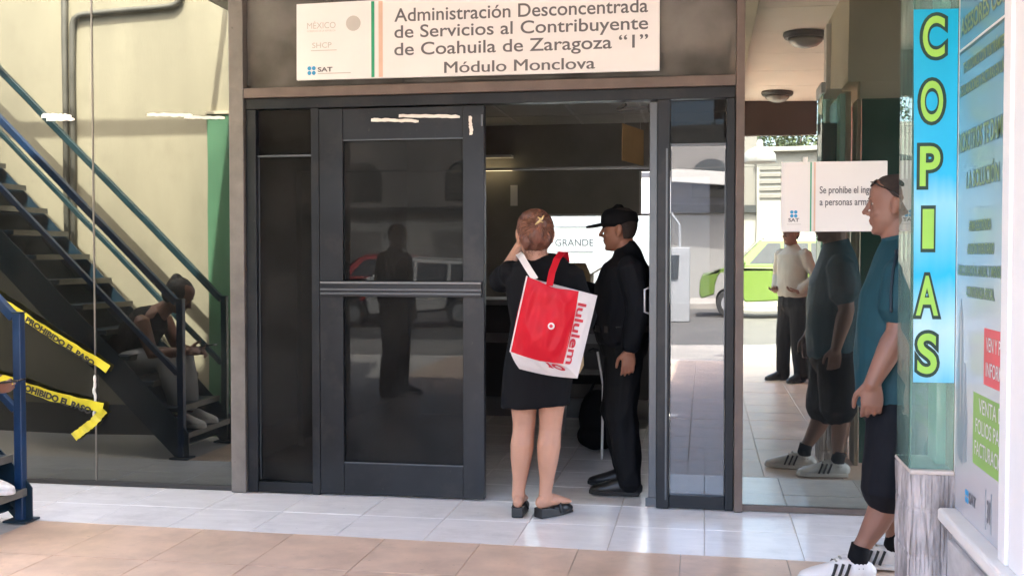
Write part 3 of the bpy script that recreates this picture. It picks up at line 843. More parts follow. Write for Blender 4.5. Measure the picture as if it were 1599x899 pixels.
# ------------------------------------------------------------------ notice taped on the right glass
NY = -0.010
t = thing('prohibition_notice', 'white notice against armed persons on the right glass', 'notice', (0.66, NY, 1.66))
obj('sheet', MB().box(0.396, 0.926, NY, NY + .006, 1.478, 1.840), 'paper', t, 0.001)
obj('green_stripe', MB().box(0.542, 0.549, NY - .0012, NY - .0002, 1.480, 1.838), 'ink_green', t)
obj('tan_stripe', MB().box(0.560, 0.569, NY - .0012, NY - .0002, 1.480, 1.838), 'ink_tan', t)
text('Se prohibe el ingreso', (0.590, NY, 1.676), ex, ez, 0.312, 0.036, 'ink_grey', t, 0.014)
text('a personas armadas', (0.590, NY, 1.614), ex, ez, 0.300, 0.036, 'ink_grey', t, 0.014)
logo_dots(t, 0.460, 1.570, 0.020, NY - .0002)
text('SAT', (0.460, NY, 1.530), ex, ez, 0.055, 0.018, 'ink_grey', t, 0.03, 'C')
obj('fine_print', MB().box(0.425, 0.497, NY - .0012, NY - .0002, 1.515, 1.518), 'ink_faint', t)
obj('tape_tab', MB().box(0.505, 0.528, NY - .003, NY - .0015, 1.825, 1.865), 'masking', t)

# ================================================================== NEIGHBOUR HOUSE AND STAIRCASE (left)
WY = -1.78
t = thing('side_house', 'cream rendered house wall behind the steel staircase', 'building', (-6, -3, 0))
obj('wall', MB().box(-12, -3.42, -4.4, WY, -0.16, 5.2), 'cream_wall', t)
obj('corner_strip', MB().box(-3.65, -3.405, WY + .0005, WY + .03, 0.0, 2.40), 'green_paint', t, 0.004)
obj('corner_cap', MB().box(-3.66, -3.40, WY + .0005, WY + .04, 2.402, 2.425), 'pale_wall', t)
obj('plinth', MB().box(-12, -3.66, WY + .0005, WY + .02, -0.1, 0.22), 'far_grey', t)
def conduit(pts, r, label):
    P = [V(p) for p in pts]
    # rounded corners
    out = [P[0]]
    for a, b, c in zip(P[:-2], P[1:-1], P[2:]):
        d0 = (a - b).normalized() * 0.09; d1 = (c - b).normalized() * 0.09
        for k in range(6):
            f = k / 5
            out.append((b + d0) * (1 - f) ** 2 + b * (2 * f * (1 - f)) + (b + d1) * f ** 2)
    out.append(P[-1])
    o = obj('conduit', MB().tube([(p, r) for p in out], n=12), 'pipe', smooth=True)
    tag(o, label, 'pipe')
conduit([(-4.80, WY + .03, 1.02), (-4.80, WY + .03, 4.6)], 0.022, 'straight grey conduit on the cream wall')
conduit([(-4.745, WY + .03, 1.0), (-4.735, WY + .03, 3.17), (-3.85, WY + .03, 3.22), (-3.80, WY + .03, 3.9)], 0.022, 'bent grey conduit turning along the top of the cream wall')
# unseen bars added above the stair to throw the shade band on the wall
t = thing('shade_bars', 'unseen steel bars added to cast a shade band on the cream house wall', 'frame', (-4, -1, 3.6))
obj('bar', MB().box(-8, -3.50, -1.12, -1.07, 3.42, 3.47), 'grey_steel', t)
obj('bar', MB().box(-3.49, -3.45, WY, -1.07, 3.475, 3.515), 'grey_steel', t)

def step_x(z):
    return -3.983 - (z - 0.861)
YN, YF = -0.868, -1.545
SL = 0.972
t = thing('staircase', 'blue steel staircase with rails climbing away from the entrance', 'staircase', (-3.5, -1.2, 0))
for y, m_ in ((YN + .012, 'dark_blue'), (YF - .012, 'dark_blue')):
    a = V((-3.20, y, -0.0)); n = 26
    poly = [(-3.37, y - .004, 0.003), (-3.46, y - .004, 0.003), (-6.6, y - .004, 3.09), (-6.6, y - .004, 3.40), (-3.42, y - .004, 0.235), (-3.37, y - .004, 0.17)]
    obj('stringer', MB().prism(poly, (0, 0.008, 0)), m_, t)
tm = MB().box(-0.215, 0, YF + .012, YN - .012, -0.03, 0.0).mesh('tread'); tm.materials.append(M['dark_blue'])
nm = MB().box(-0.012, 0.003, YF + .013, YN - .013, -0.034, 0.003).mesh('nosing'); nm.materials.append(M['pipe'])
for k in range(1, 19):
    z = 0.17 * k
    o = link('tread', tm, t); o.location = (min(step_x(z), -3.385), 0, z); o.modifiers.new('b', 'BEVEL').width = 0.003
    q = link('nosing', nm, o)
obj('shade_soffit', MB().prism([(-3.47, YF + .002, 0.06), (-6.6, YF + .002, 3.19), (-6.6, YF + .002, 3.20), (-3.47, YF + .002, 0.07)], (0, YN - YF - .004, 0)), 'dark_blue', t)  # plate added under the treads to block sun and darken the space beneath
for y, m_ in ((YN, 'blue_paint'), (YF, 'green_rail')):
    s_ = 1 if y == YN else -1
    obj('post', MB().box(-3.448, -3.404, y - .022, y + .022, 0.006, 1.06), m_, t, 0.004)
    obj('base_plate', MB().box(-3.49, -3.36, y - .06, y + .06, 0.003, 0.012), 'dark_blue', t)
    obj('post_cap', MB().box(-3.450, -3.402, y - .024, y + .024, 1.06, 1.068), 'dark_blue', t)
    for x in (-5.95,):
        z0 = 0.861 + (-3.983 - x)
        obj('post', MB().box(x - .02, x + .02, y - .02, y + .02, z0 - 0.04, 1.0 + (-3.41 - x) * SL - 0.02), m_, t)
    for z0, w in ((1.0, 0.044), (0.53, 0.034)):
        obj('rail', MB().bar((-3.45, y, z0 + (0.04) * SL), (-6.6, y, z0 + 3.19 * SL), w, w), m_, t, 0.004)

# ------------------------------------------------------------------ yellow barrier tape tied from the stair to the glass seam
def barrier(pts, w, label, texts, twist=0.0):
    t = thing('barrier_tape', label, 'tape', pts[0])
    P = [V(p) for p in pts]; n = 36
    L_ = [0]
    for a, b in zip(P[:-1], P[1:]):
        L_.append(L_[-1] + (b - a).length)
    def at(s):
        for i in range(len(P) - 1):
            if s <= L_[i + 1] or i == len(P) - 2:
                f = (s - L_[i]) / (L_[i + 1] - L_[i])
                return P[i].lerp(P[i + 1], f), (P[i + 1] - P[i]).normalized()
    vs, fs = [], []
    for i in range(n + 1):
        s = L_[-1] * i / n
        p, d = at(s)
        upv = V((0, 0, 1)) - d * d.z
        upv.normalize()
        nr = d.cross(upv)
        tw = twist * math.sin(i * 0.5)
        uu = upv * math.cos(tw) + nr * math.sin(tw)
        ww = w * (1 - 0.12 * abs(math.sin(i * 0.7)))
        p = p + nr * (0.004 * math.sin(i * 0.9))
        vs += [p - uu * ww / 2, p + uu * ww / 2]
    for i in range(n):
        fs.append((2 * i, 2 * i + 2, 2 * i + 3, 2 * i + 1))
    o = obj('strip', MB().add(vs, fs), 'tape_yellow', t)
    so = o.modifiers.new('solid', 'SOLIDIFY'); so.thickness = 0.0008
    for body, s0, wd, flip in texts:
        p, d = at(s0)
        upv = (V((0, 0, 1)) - d * d.z).normalized()
        d2 = -d if flip else d
        u2 = -upv if flip else upv
        text(body, p - u2 * (w * 0.30), d2, u2, wd, w * 0.58, 'ink_black', t, 0.055, proud=0.010)
    return t
barrier([(-4.25, -0.055, 1.155), (-4.05, -0.045, 1.052), (-3.80, -0.04, 0.90), (-3.50, -0.03, 0.735), (-3.43, -0.022, 0.690)], 0.052,
        'upper yellow barrier tape sloping down past the top of the blue post', [('PROHIBIDO EL PASO', 0.36, 0.50, False)], 0.16)
barrier([(-4.30, -0.055, 0.655), (-4.05, -0.045, 0.608), (-3.80, -0.04, 0.530), (-3.462, -0.03, 0.462)], 0.062,
        'lower yellow barrier tape sagging behind the middle of the blue post', [('PROHIBIDO EL PASO', 0.30, 0.50, False)], 0.16)
barrier([(-3.46, -0.022, 0.452), (-3.53, -0.024, 0.375), (-3.655, -0.028, 0.285)], 0.055,
        'torn end of yellow barrier tape folded back below its knot', [('PROHIBIDO', 0.23, 0.17, True)], 0.15)
t = thing('tape_knot', 'clear tape knot wrapped on the glass seam', 'tape', (-3.525, -0.01, 0.55))
kb = MB()
for k in range(7):
    zz = 0.42 + 0.035 * k
    kb.ell((-3.525 + random.uniform(-.006, .006), -0.012, zz), (0.010, 0.010, 0.026), n=8, m=6)
union('wrap', kb, 'masking', t, 0.004, 2)

# ================================================================== COPY SHOP (right)
PX = 0.900
t = thing('copy_shop', 'copy shop corner with carved stone pier, glass and white posts', 'building', (1.2, -2, 0))
def stone_grid(x0, x1, y0, y1, z0, z1):
    """box whose street faces carry upright hewn grooves"""
    mb = MB()
    def face(o, ux, uz, nrm, nu, nv):
        vs, fs = [], []
        for j in range(nv + 1):
            for i in range(nu + 1):
                p = V(o) + V(ux) * (i / nu) + V(uz) * (j / nv)
                s_ = (V(ux).normalized()).dot(p) * 60
                d = 0.010 * noise.noise(V((s_ * 0.8, p.z * 4.0, 1))) + 0.007 * noise.noise(V((s_ * 2.1, p.z * 11, 4)))
                if 0 < j / nv < 1 and abs((p.z % 0.17) - 0.085) < 0.008:
                    d -= 0.003
                vs.append(p + V(nrm) * d)
        for j in range(nv):
            for i in range(nu):
                a = j * (nu + 1) + i
                fs.append((a, a + 1, a + nu + 2, a + nu + 1))
        mb.add(vs, fs)
    face((x0, y0, z0), (x1 - x0, 0, 0), (0, 0, z1 - z0), (0, -1, 0), 34, 70)
    face((x0, y1, z0), (0, y0 - y1, 0), (0, 0, z1 - z0), (-1, 0, 0), 50, 70)
    face((x1, y1, z0), (x0 - x1, 0, 0), (0, 0, z1 - z0), (0, 1, 0), 34, 70)
    return mb
pr = obj('pier', stone_grid(0.748, 0.898, -1.725, -1.405, 0.003, 0.555), 'stone', t)
capb = MB()
for j in range(11):
    pass
cap = obj('pier_cap', MB().box(0.744, 0.898, -1.730, -1.400, 0.5555, 0.572), 'stone_cap', pr, 0.006)
obj('base_panel', MB().box(0.892, 0.96, -2.52, -1.7265, 0.003, 0.395), 'marble', t, 0.003)
obj('base_step', MB().box(0.868, 0.8915, -2.52, -1.76, 0.003, 0.335), 'marble', t, 0.006)
obj('sill', MB().box(0.838, 0.96, -2.62, -1.735, 0.3955, 0.442), 'sill', t, 0.010)
obj('front_pane', MB().box(0.746, 0.8985, -1.700, -1.692, 0.5725, 2.40), 'g_green', t)
obj('side_pane', MB().box(0.746, 0.754, -1.691, -1.43, 0.5725, 2.40), 'g_green', t)
obj('pane_edge', MB().box(0.7445, 0.7455, -1.701, -1.691, 0.5725, 2.40), 'deep_green', t)
obj('wall_board', MB().box(PX + .001, 0.96, -2.42, -1.7005, 0.4425, 2.45), 'white_plastic', t)
obj('frame_post', MB().box(0.872, 0.97, -2.50, -2.4205, 0.4425, 3.05), 'white_frame', t, 0.004)
obj('frame_post', MB().box(0.880, 0.97, -2.66, -2.512, 0.4425, 3.05), 'white_frame', t, 0.004)
obj('frame_gasket', MB().box(0.884, 0.95, -2.5115, -2.5005, 0.4425, 3.05), 'grey_steel', t)
obj('head_rail', MB().box(0.735, 0.9, -1.72, -1.69, 2.401, 2.47), 'white_frame', t, 0.004)
obj('head_rail', MB().box(0.735, 0.765, -1.6895, -1.40, 2.401, 2.47), 'white_frame', t, 0.004)
obj('upper_wall', MB().box(0.905, 3.0, -2.6, -1.42, 2.471, CEIL - .002), 'pale_wall', t)
obj('upper_wall', MB().box(0.98, 3.0, -1.55, -1.42, 2.36, 2.470), 'pale_wall', t)
obj('green_board', MB().box(0.99, 1.42, -1.43, -1.405, 0.02, 2.36), 'deep_green', t, 0.004)
obj('inner_wall', MB().box(1.43, 3.0, -1.50, -1.42, 0.0, 2.36), 'pale_wall', t)
obj('inner_post', MB().box(0.962, 0.985, -1.66, -1.42, 0.0, 2.36), 'pale_wall', t)
obj('mint_post', MB().box(0.858, 0.893, -1.60, -1.45, 0.573, 2.40), 'mint', t, 0.003)
obj('flank_wall', MB().box(1.30, 3.0, ROOF_Y, -2.67, 0.0, CEIL - .003), 'pink_wall', t)
obj('flank_door', MB().box(1.285, 1.2995, -4.6, -3.6, 0.0, 2.1), 'pale_wall', t, 0.003)

t = thing('vertical_sign', 'bright blue upright shop sign with stacked green letters', 'sign', (0.82, -1.703, 0.89))
M['copias_print'] = ramp_print('blue_fade_print', 2, [(0.0, (0.01, 0.45, 0.78)), (0.10, (0.35, 0.70, 0.85)), (0.20, (0.50, 0.76, 0.86)), (0.34, (0.02, 0.50, 0.80)),
                                                       (0.52, (0.30, 0.66, 0.85)), (0.60, (0.03, 0.50, 0.80)), (1.0, (0.005, 0.42, 0.66))], 0.3, 0.10)
obj('panel', MB().prism([(0.744, -1.703, 2.243), (0.898, -1.703, 2.240), (0.898, -1.703, 0.890), (0.756, -1.703, 0.890), (0.752, -1.703, 1.55)], (0, 0.0022, 0)), 'copias_print', t)
for ch, x, z, wd in (('C', 0.814, 2.147, .088), ('O', 0.810, 1.914, .090), ('P', 0.806, 1.680, .082), ('I', 0.802, 1.453, .046), ('A', 0.801, 1.210, .090), ('S', 0.803, 0.999, .080)):
    text(ch, (x, -1.703, z - 0.072), ex, ez, wd * 1.12, 0.140, 'dark_outline', t, 0.085, 'C', proud=0.0010, name='letter_outline')
    text(ch, (x, -1.703, z - 0.072), ex, ez, wd * 0.86, 0.140, 'lime', t, 0.020, 'C', proud=0.0020, name='letter')

t = thing('service_poster', 'pale blue tax service poster on the copy shop wall', 'poster', (PX, -2.05, 0.45))
M['poster_print'] = ramp_print('poster_fade', 2, [(0.0, (0.53, 0.51, 0.52)), (0.35, (0.54, 0.56, 0.57)), (0.55, (0.30, 0.47, 0.53)), (1.0, (0.09, 0.28, 0.42))], 0.22, 0.06)
PS = PX - 0.002
obj('sheet', MB().box(PS, PX + .0005, -2.4195, -1.7315, 0.4435, 2.44), 'poster_print', t)
px_, pz_ = (0, -1, 0), (0, 0, 1)
def ptext(body, y, z, wd, cap, m1='sage', m2='slate', b2=0.05, sl=0.0):
    ax = V((0, -1, sl)).normalized()
    ay = V((0, sl, 1)).normalized()
    text(body, (PS, y, z), ax, ay, wd, cap, m2, t, b2, proud=0.0010, name='letter_outline')
    text(body, (PS, y - wd * .008, z), ax, ay, wd * .984, cap, m1, t, 0.006, proud=0.0018)
ptext('ASESORES CON', -1.745, 2.128, 0.62, 0.060)
ptext('TE AYUDAMOS CON TUS TRÁMITES', -1.79, 1.992, 0.55, 0.036)
ptext('DECLARACIONES Y FACTURAS EN LÍNEA', -1.75, 1.915, 0.63, 0.036)
ptext('NOSOTROS TE DAMOS', -1.735, 1.718, 0.66, 0.066)
ptext('LA SOLUCIÓN', -1.86, 1.585, 0.43, 0.055)
ptext('-FIRMA ELECTRÓNICA', -1.90, 1.436, 0.30, 0.034)
ptext('-BUZÓN TRIBUTARIO', -1.88, 1.358, 0.36, 0.034)
ptext('-DECLARACIÓN ANUAL Y MENSUAL', -1.74, 1.284, 0.64, 0.034)
ptext('-CONSTANCIA FISCAL', -1.87, 1.212, 0.38, 0.034)
obj('divider', MB().box(PS - .0012, PS - .0002, -2.419, -1.735, 2.076, 2.084), 'white_plastic', t)
obj('divider', MB().box(PS - .0010, PS - .0002, -2.419, -1.735, 2.066, 2.0758), 'slate', t)
obj('red_badge', MB().box(PS - .0010, PS - .0002, -2.418, -2.128, 0.935, 1.118), 'red_print', t)
ptext('VEN Y PIDE', -2.155, 1.045, 0.25, 0.045, 'white_plastic', 'slate', 0.03)
ptext('INFORMES', -2.155, 0.965, 0.25, 0.045, 'white_plastic', 'slate', 0.03)
obj('green_badge', MB().box(PS - .0010, PS - .0002, -2.418, -1.995, 0.655, 0.895), 'leaf_print', t)
ptext('VENTA DE', -2.07, 0.835, 0.33, 0.048, 'white_plastic', 'slate', 0.03)
ptext('FOLIOS PARA', -2.03, 0.765, 0.38, 0.048, 'white_plastic', 'slate', 0.03)
ptext('FACTURACIÓN', -2.02, 0.690, 0.39, 0.048, 'white_plastic', 'slate', 0.03)
for (yy, zz) in ((-1.905, 0.535), (-1.93, 0.535), (-1.905, 0.51), (-1.93, 0.51)):
    obj('logo_dot', MB().lathe((PS - .0002, yy, zz), [(0, 0), (.011, 0), (.011, .001), (0, .001)], (-1, 0, 0), 14), 'ink_blue', t)
ptext('SAT', -1.95, 0.508, 0.10, 0.036, 'ink_grey', 'ink_grey', 0.03)
for a in ((-2.165, -2.185), (-2.235, -2.255)):
    obj('number_frame', MB().box(PS - .0010, PS - .0002, a[1] + .012, a[0], 0.47, 0.60), 'grey_print', t)
ptext('31', -2.19, 0.50, 0.04, 0.07, 'ink_grey', 'ink_grey', 0.02)
# the printed figure in a suit
obj('printed_figure', MB().prism([(PS - .0002, -1.775, 1.13), (PS - .0002, -1.80, 1.20), (PS - .0002, -1.83, 1.14), (PS - .0002, -1.84, 0.98), (PS - .0002, -1.86, 0.72), (PS - .0002, -1.845, 0.62), (PS - .0002, -1.80, 0.63), (PS - .0002, -1.76, 0.66), (PS - .0002, -1.752, 0.90)], (-.0008, 0, 0)), 'grey_print', t)
obj('printed_figure', MB().prism([(PS - .0002, -1.865, 0.98), (PS - .0002, -1.885, 0.93), (PS - .0002, -1.91, 0.78), (PS - .0002, -1.905, 0.64), (PS - .0002, -1.868, 0.63)], (-.0008, 0, 0)), 'grey_print', t)
obj('printed_shirt', MB().prism([(PS - .0012, -1.795, 1.10), (PS - .0012, -1.805, 1.16), (PS - .0012, -1.817, 1.10), (PS - .0012, -1.814, 0.80), (PS - .0012, -1.806, 0.78)], (-.0006, 0, 0)), 'ink_faint', t)

# ================================================================== STREET BEHIND THE VIEWER (it shows in the glass)
def wheel(parent, x, y, z, r, w):
    o = obj('wheel', MB().lathe((x, y - w / 2, z), [(0.0, 0), (r * .62, 0), (r * .95, 0.01), (r, 0.04), (r, w - .04), (r * .95, w - .01), (r * .62, w), (0.0, w)], (0, 1, 0), 28), 'tyre', parent)
    h = MB()
    for s_ in (-0.006, w - 0.004):
        h.lathe((x, y - w / 2 + s_, z), [(r * .52, 0), (r * .60, 0), (r * .60, 0.01), (r * .52, 0.01)], (0, 1, 0), 24)
        for k in range(6):
            an = k * math.pi / 3
            h.bar((x, y - w / 2 + s_ + .005, z), (x + math.cos(an) * r * .55, y - w / 2 + s_ + .005, z + math.sin(an) * r * .55), 0.05, 0.008, (0, 1, 0))
    obj('rim', h, 'hub', o)
def car(label, x, y, body, roof, h=1.5, l=3.9, w=1.65, group=None):
    """car whose nose points to -X; side view profile with glazed cabin"""
    z0 = -0.165
    t = thing('parked_car', label, 'car', (x, y, z0), group)
    hw = w / 2
    belt = z0 + h * 0.62
    low = [(-.0, .30), (0.02, .48), (0.10, .58), (0.9, .66), (1.0, .70), (l - .15, .70), (l - .02, .62), (l, .35), (l - .03, .22), (l - .55, .20)]
    def arch(cx):
        return [(cx + .36 * math.cos(a), .30 + .36 * math.sin(a)) for a in (math.pi * k / 8 for k in range(0, 9))]
    prof = low[:-1] + [(l - .40, .22)] + [(p[0], p[1]) for p in arch(l - .80)] + [(1.15, .22)] + [(p[0], p[1]) for p in arch(.75)] + [(.06, .24)]
    pts = [(x + px - 0.0, y - hw, z0 + pz * (h * 0.62 / .70)) for px, pz in prof]
    obj('body', MB().prism(pts, (0, w, 0)), body, t, 0.04, seg=3)
    # cabin
    cb = [(0.95, 0.0), (1.55, 1.0), (l - .62, 1.0), (l - .10, 0.0)]
    vs = []
    for s_ in (-1, 1):
        for px, f in cb:
            vs.append((x + px, y + s_ * (hw - .05 - .16 * f), belt - .01 + f * (h * .36)))
    obj('cabin', MB().add(vs, [(0, 1, 2, 3), (7, 6, 5, 4), (0, 4, 5, 1), (1, 5, 6, 2), (2, 6, 7, 3), (3, 7, 4, 0)]), body, t, 0.03)
    rz_ = belt - .01 + h * .36
    obj('roof', MB().box(x + 1.62, x + l - .70, y - hw + .23, y + hw - .23, rz_ + .001, rz_ + .05), roof, t, 0.02)
    for s_ in (-1, 1):
        obj('mirror', MB().ell((x + 1.15, y + s_ * (hw + .06), belt + .10), (.06, .10, .07)), body, t, smooth=True)
        obj('door_handle', MB().box(x + 2.55, x + 2.75, y + s_ * (hw + .001), y + s_ * (hw + .03), belt - .22, belt - .18), 'tyre', t)
        obj('door_seam', MB().box(x + 2.04, x + 2.055, y + s_ * (hw + .0005), y + s_ * (hw + .004), z0 + .35, belt - .02), 'tyre', t)
    for s_ in (-1, 1):
        for a, b in ((1.30, 2.02), (2.10, 2.78), (2.86, l - .55)):
            def q(px, f):
                return (x + px, y + s_ * (hw - .05 - .16 * f + .006), belt - .01 + f * (h * .36))
            sl_ = 0.40 if a < 1.5 else 0.0
            obj('window', MB().prism([q(a, .12), q(b, .12), q(b - (0.12 if b > l - .8 else 0), .86), q(a + sl_, .86)], (0, s_ * .004, 0)), 'window_dark', t)
    obj('windscreen', MB().add([(x + 1.02, y - hw + .14, belt + .06), (x + 1.02, y + hw - .14, belt + .06), (x + 1.47, y + hw - .24, belt + h * .32), (x + 1.47, y - hw + .24, belt + h * .32)], [(0, 1, 2, 3)]), 'window_dark', t).location = (-.03, 0, .02)
    for cx in (.75, l - .80):
        for s_ in (-1, 1):
            wheel(t, x + cx, y + s_ * (hw - .11), z0 + .31, .31, .20)
    for s_ in (-1, 1):
        obj('headlight', MB().ell((x + .06, y + s_ * (hw - .25), z0 + .58), (.06, .16, .07)), 'hub', t, smooth=True)
    return t
car('lime green taxi van with a white roof parked across the street', -0.15, -23.2, 'car_lime', 'car_white', 1.95, 4.1, 1.75)
car('dark red hatchback parked across the street', -11.0, -24.0, 'car_red', 'car_red', 1.5)
car('silver white hatchback waiting in the street', -8.2, -17.5, 'car_white', 'car_white', 1.48)

t = thing('street_building', 'white and grey building across the street', 'building', (0, -30, 0))
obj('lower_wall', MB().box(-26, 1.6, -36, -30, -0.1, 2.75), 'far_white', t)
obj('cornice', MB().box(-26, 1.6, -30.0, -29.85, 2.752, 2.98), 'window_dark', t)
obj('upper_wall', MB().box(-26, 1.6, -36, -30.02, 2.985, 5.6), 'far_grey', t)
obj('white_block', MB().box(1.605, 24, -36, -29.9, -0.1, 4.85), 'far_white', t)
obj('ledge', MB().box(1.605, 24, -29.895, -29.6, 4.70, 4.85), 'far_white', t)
for x in (-22, -18.5, -15, -11.5, -8, -4.6, -1.9, 0.2):
    wo = obj('window', MB().prism([(x + .6 * math.cos(a), -30.015, 4.0 + .55 * math.sin(a)) for a in (math.pi * k / 10 for k in range(11))] + [(x - .6, -30.015, 3.2), (x + .6, -30.015, 3.2)], (0, .03, 0)), 'window_dark', t)
for x, z in ((2.7, 2.75), (5.6, 2.75), (8.8, 2.75), (12, 2.75), (16, 2.75)):
    wo = obj('window', MB().box(x, x + 1.1, -29.89, -29.86, z, z + .8), 'window_dark', t)
    obj('frame', MB().box(x - .08, x + 1.18, -29.895, -29.84, z - .1, z - .02).box(x + .53, x + .58, -29.86, -29.835, z, z + .8), 'far_white', wo)
for x in (-23, -17, -12, -9, -5.5, -2.2):
    obj('door', MB().box(x, x + 1.1, -29.995, -29.95, -0.02, 2.2), 'far_grey', t)
for k in range(5):
    obj('blind_slat', MB().box(1.7, 2.5, -29.89, -29.85, 3.2 + .22 * k, 3.3 + .22 * k), 'far_grey', t)
t = thing('awning', 'white cloth awning on the grey upper floor across the street', 'awning', (-0.5, -29.5, 3.6))
obj('cloth', MB().prism([(-2.0, -29.98, 4.3), (1.0, -29.98, 4.0), (1.0, -28.8, 3.5), (-2.0, -28.8, 3.75)], (0, 0, .03)), 'far_white', t)
t = thing('fuel_machine', 'grey service machine standing at the far kerb', 'machine', (-0.9, -20.5, -0.17))
obj('cabinet', MB().box(-1.15, -0.35, -21.0, -20.5, -0.165, 1.55), 'machine', t, 0.02)
obj('screen', MB().box(-0.97, -0.6, -20.499, -20.47, 0.75, 1.35), 'window_dark', t)
obj('spout', MB().tube([((-0.6, -20.7, 1.55), .03), ((-0.6, -20.7, 2.1), .03), ((-0.8, -20.7, 2.4), .03), ((-1.2, -20.7, 2.5), .03)], n=10), 'machine', t)

def tree(x, y, h, label, seed, cr):
    rr = random.Random(seed)
    t = thing('street_tree', label, 'tree', (x, y, -0.1), 'trees behind the building across the street')
    tb = MB().tube([((x, y, -0.15), .22), ((x + .1, y, h * .3), .17), ((x - .05, y, h * .55), .12)], n=10)
    tips = []
    for k in range(9):
        an = rr.uniform(0, 6.28); z = h * rr.uniform(.35, .55)
        e = V((x + math.cos(an) * cr * .6, y + math.sin(an) * cr * .6, h * rr.uniform(.6, .95)))
        tb.tube([((x, y, z), .08), (V((x, y, z)).lerp(e, .5) + V((0, 0, .2)), .05), (e, .02)], n=6)
        tips.append(e)
    obj('trunk', tb, 'bark', t)
    vs, fs = [], []
    cl = [(e + V((rr.gauss(0, .5), rr.gauss(0, .5), rr.gauss(0, .4))), rr.uniform(.5, 1.0)) for e in tips for _ in range(5)]
    for c, r_ in cl:
        for _ in range(70):
            d = V((rr.gauss(0, 1), rr.gauss(0, 1), rr.gauss(0, .8))).normalized() * r_ * rr.uniform(.5, 1)
            p = c + d
            a = V((rr.uniform(-1, 1), rr.uniform(-1, 1), rr.uniform(-1, 1))).normalized(); b = a.orthogonal().normalized()
            s_ = rr.uniform(.05, .12); o = len(vs)
            vs += [p - a * s_, p + b * s_ * .5, p + a * s_, p - b * s_ * .5]
            fs.append((o, o + 1, o + 2, o + 3))
    me = MB().add(vs, fs).mesh('crown', False)
    link('crown', me, t, 'leafage')
tree(3.0, -38.5, 7.2, 'loose crowned street tree above the white building', 3, 2.4)
tree(6.5, -40, 7.8, 'taller dense street tree behind the white building', 4, 2.8)
tree(-4.5, -40, 8.5, 'street tree behind the grey upper floor', 5, 3.0)

# utility wires
for k, (z, label) in enumerate(((3.9, 'lower black utility wire over the street'), (5.0, 'upper black utility wire over the street'))):
    o = obj('utility_wire', MB().tube([((-40 + 8 * i, -26, z + 0.004 * (i - 5) ** 2), .012) for i in range(11)], n=6), 'gasket')
    tag(o, label, 'wire')

t = thing('waste_bin', 'black waste bin beside the man in the white shirt', 'bin', (1.2, -6.35, 0))
obj('body', MB().lathe((1.19, -6.42, 0.003), [(0.0, 0), (0.10, 0), (0.125, 0.50), (0.13, 0.52), (0.0, 0.52)], n=24), 'bin', t)
obj('lid', MB().lathe((1.19, -6.42, 0.525), [(0.0, 0), (0.135, 0), (0.135, 0.02), (0.10, 0.05), (0.0, 0.06)], n=24), 'bin', t)

# ================================================================== PEOPLE
UP = V((0, 0, 1))
# head rings: height, front, back, half width
HEAD = [(.119, .012, -.040, .026), (.113, .040, -.062, .044), (.100, .062, -.080, .058), (.082, .077, -.093, .068), (.060, .0855, -.101, .0745),
        (.040, .0885, -.1045, .0768), (.028, .0890, -.105, .0765), (.014, .0845, -.1035, .0750), (.000, .0835, -.100, .0735), (-.020, .0840, -.093, .0715),
        (-.040, .0875, -.082, .0690), (-.056, .0880, -.068, .0665), (-.072, .0820, -.054, .0630), (-.088, .0800, -.042, .0570), (-.102, .0780, -.030, .0480), (-.114, .0700, -.014, .0370), (-.121, .0560, .002, .0240)]
HAIR = [(.1225, .006, -.044, .030), (.1165, .036, -.066, .048), (.1035, .056, -.0845, .0620), (.085, .066, -.0975, .0720), (.062, .0640, -.1055, .0785),
        (.040, .048, -.1090, .0805), (.020, .026, -.1085, .0795), (.000, .008, -.1050, .0770), (-.020, -.006, -.0980, .0745), (-.040, -.016, -.0870, .0710), (-.056, -.024, -.0730, .0640)]
def ring_loft(mb, P, table, n=32):
    vs, fs = [], []
    for z, f_, b_, w_ in table:
        for j in range(n):
            a = 2 * math.pi * j / n
            ca, sa = math.cos(a), math.sin(a)
            e = 0.88
            vs.append(P(w_ * math.copysign(abs(ca) ** e, ca), (f_ + b_) / 2 + (f_ - b_) / 2 * math.copysign(abs(sa) ** e, sa), z))
    k = len(table)
    for i in range(k - 1):
        for j in range(n):
            fs.append((i * n + j, i * n + (j + 1) % n, (i + 1) * n + (j + 1) % n, (i + 1) * n + j))
    fs.append(tuple(range(n - 1, -1, -1))); fs.append(tuple(range((k - 1) * n, k * n)))
    mb.add(vs, fs)

def head_shape(mb, c, f, u, s=1.0):
    c = V(c); f = V(f).normalized(); r = f.cross(V(u)).normalized(); u = r.cross(f).normalized()
    ax = (r, f, u)
    def P(a, b, d):
        return c + (r * a + f * b + u * d) * s
    def E(p, rad):
        mb.ell(P(*p), tuple(q * s for q in rad), ax)
    ring_loft(mb, P, HEAD)
    E((0, .070, -.103), (.024, .016, .015))       # chin
    E((0, .079, .029), (.046, .012, .009))        # brow
    for k in (-1, 1):
        E((.036 * k, .056, -.030), (.027, .024, .022))   # cheeks
        E((.014 * k, .094, -.031), (.010, .012, .009))   # nostrils
        E((.080 * k, -.014, -.008), (.012, .019, .033))  # ears
        E((.090 * k, -.022, .002), (.007, .015, .026))
        E((.084 * k, -.008, -.034), (.007, .010, .010))
    mb.tube([(P(0, .084, .020), .008 * s), (P(0, .100, -.010), .010 * s), (P(0, .110, -.026), .012 * s)], n=10)
    E((0, .083, -.058), (.023, .011, .008))
    E((0, .080, -.071), (.020, .011, .008))
    return P, ax

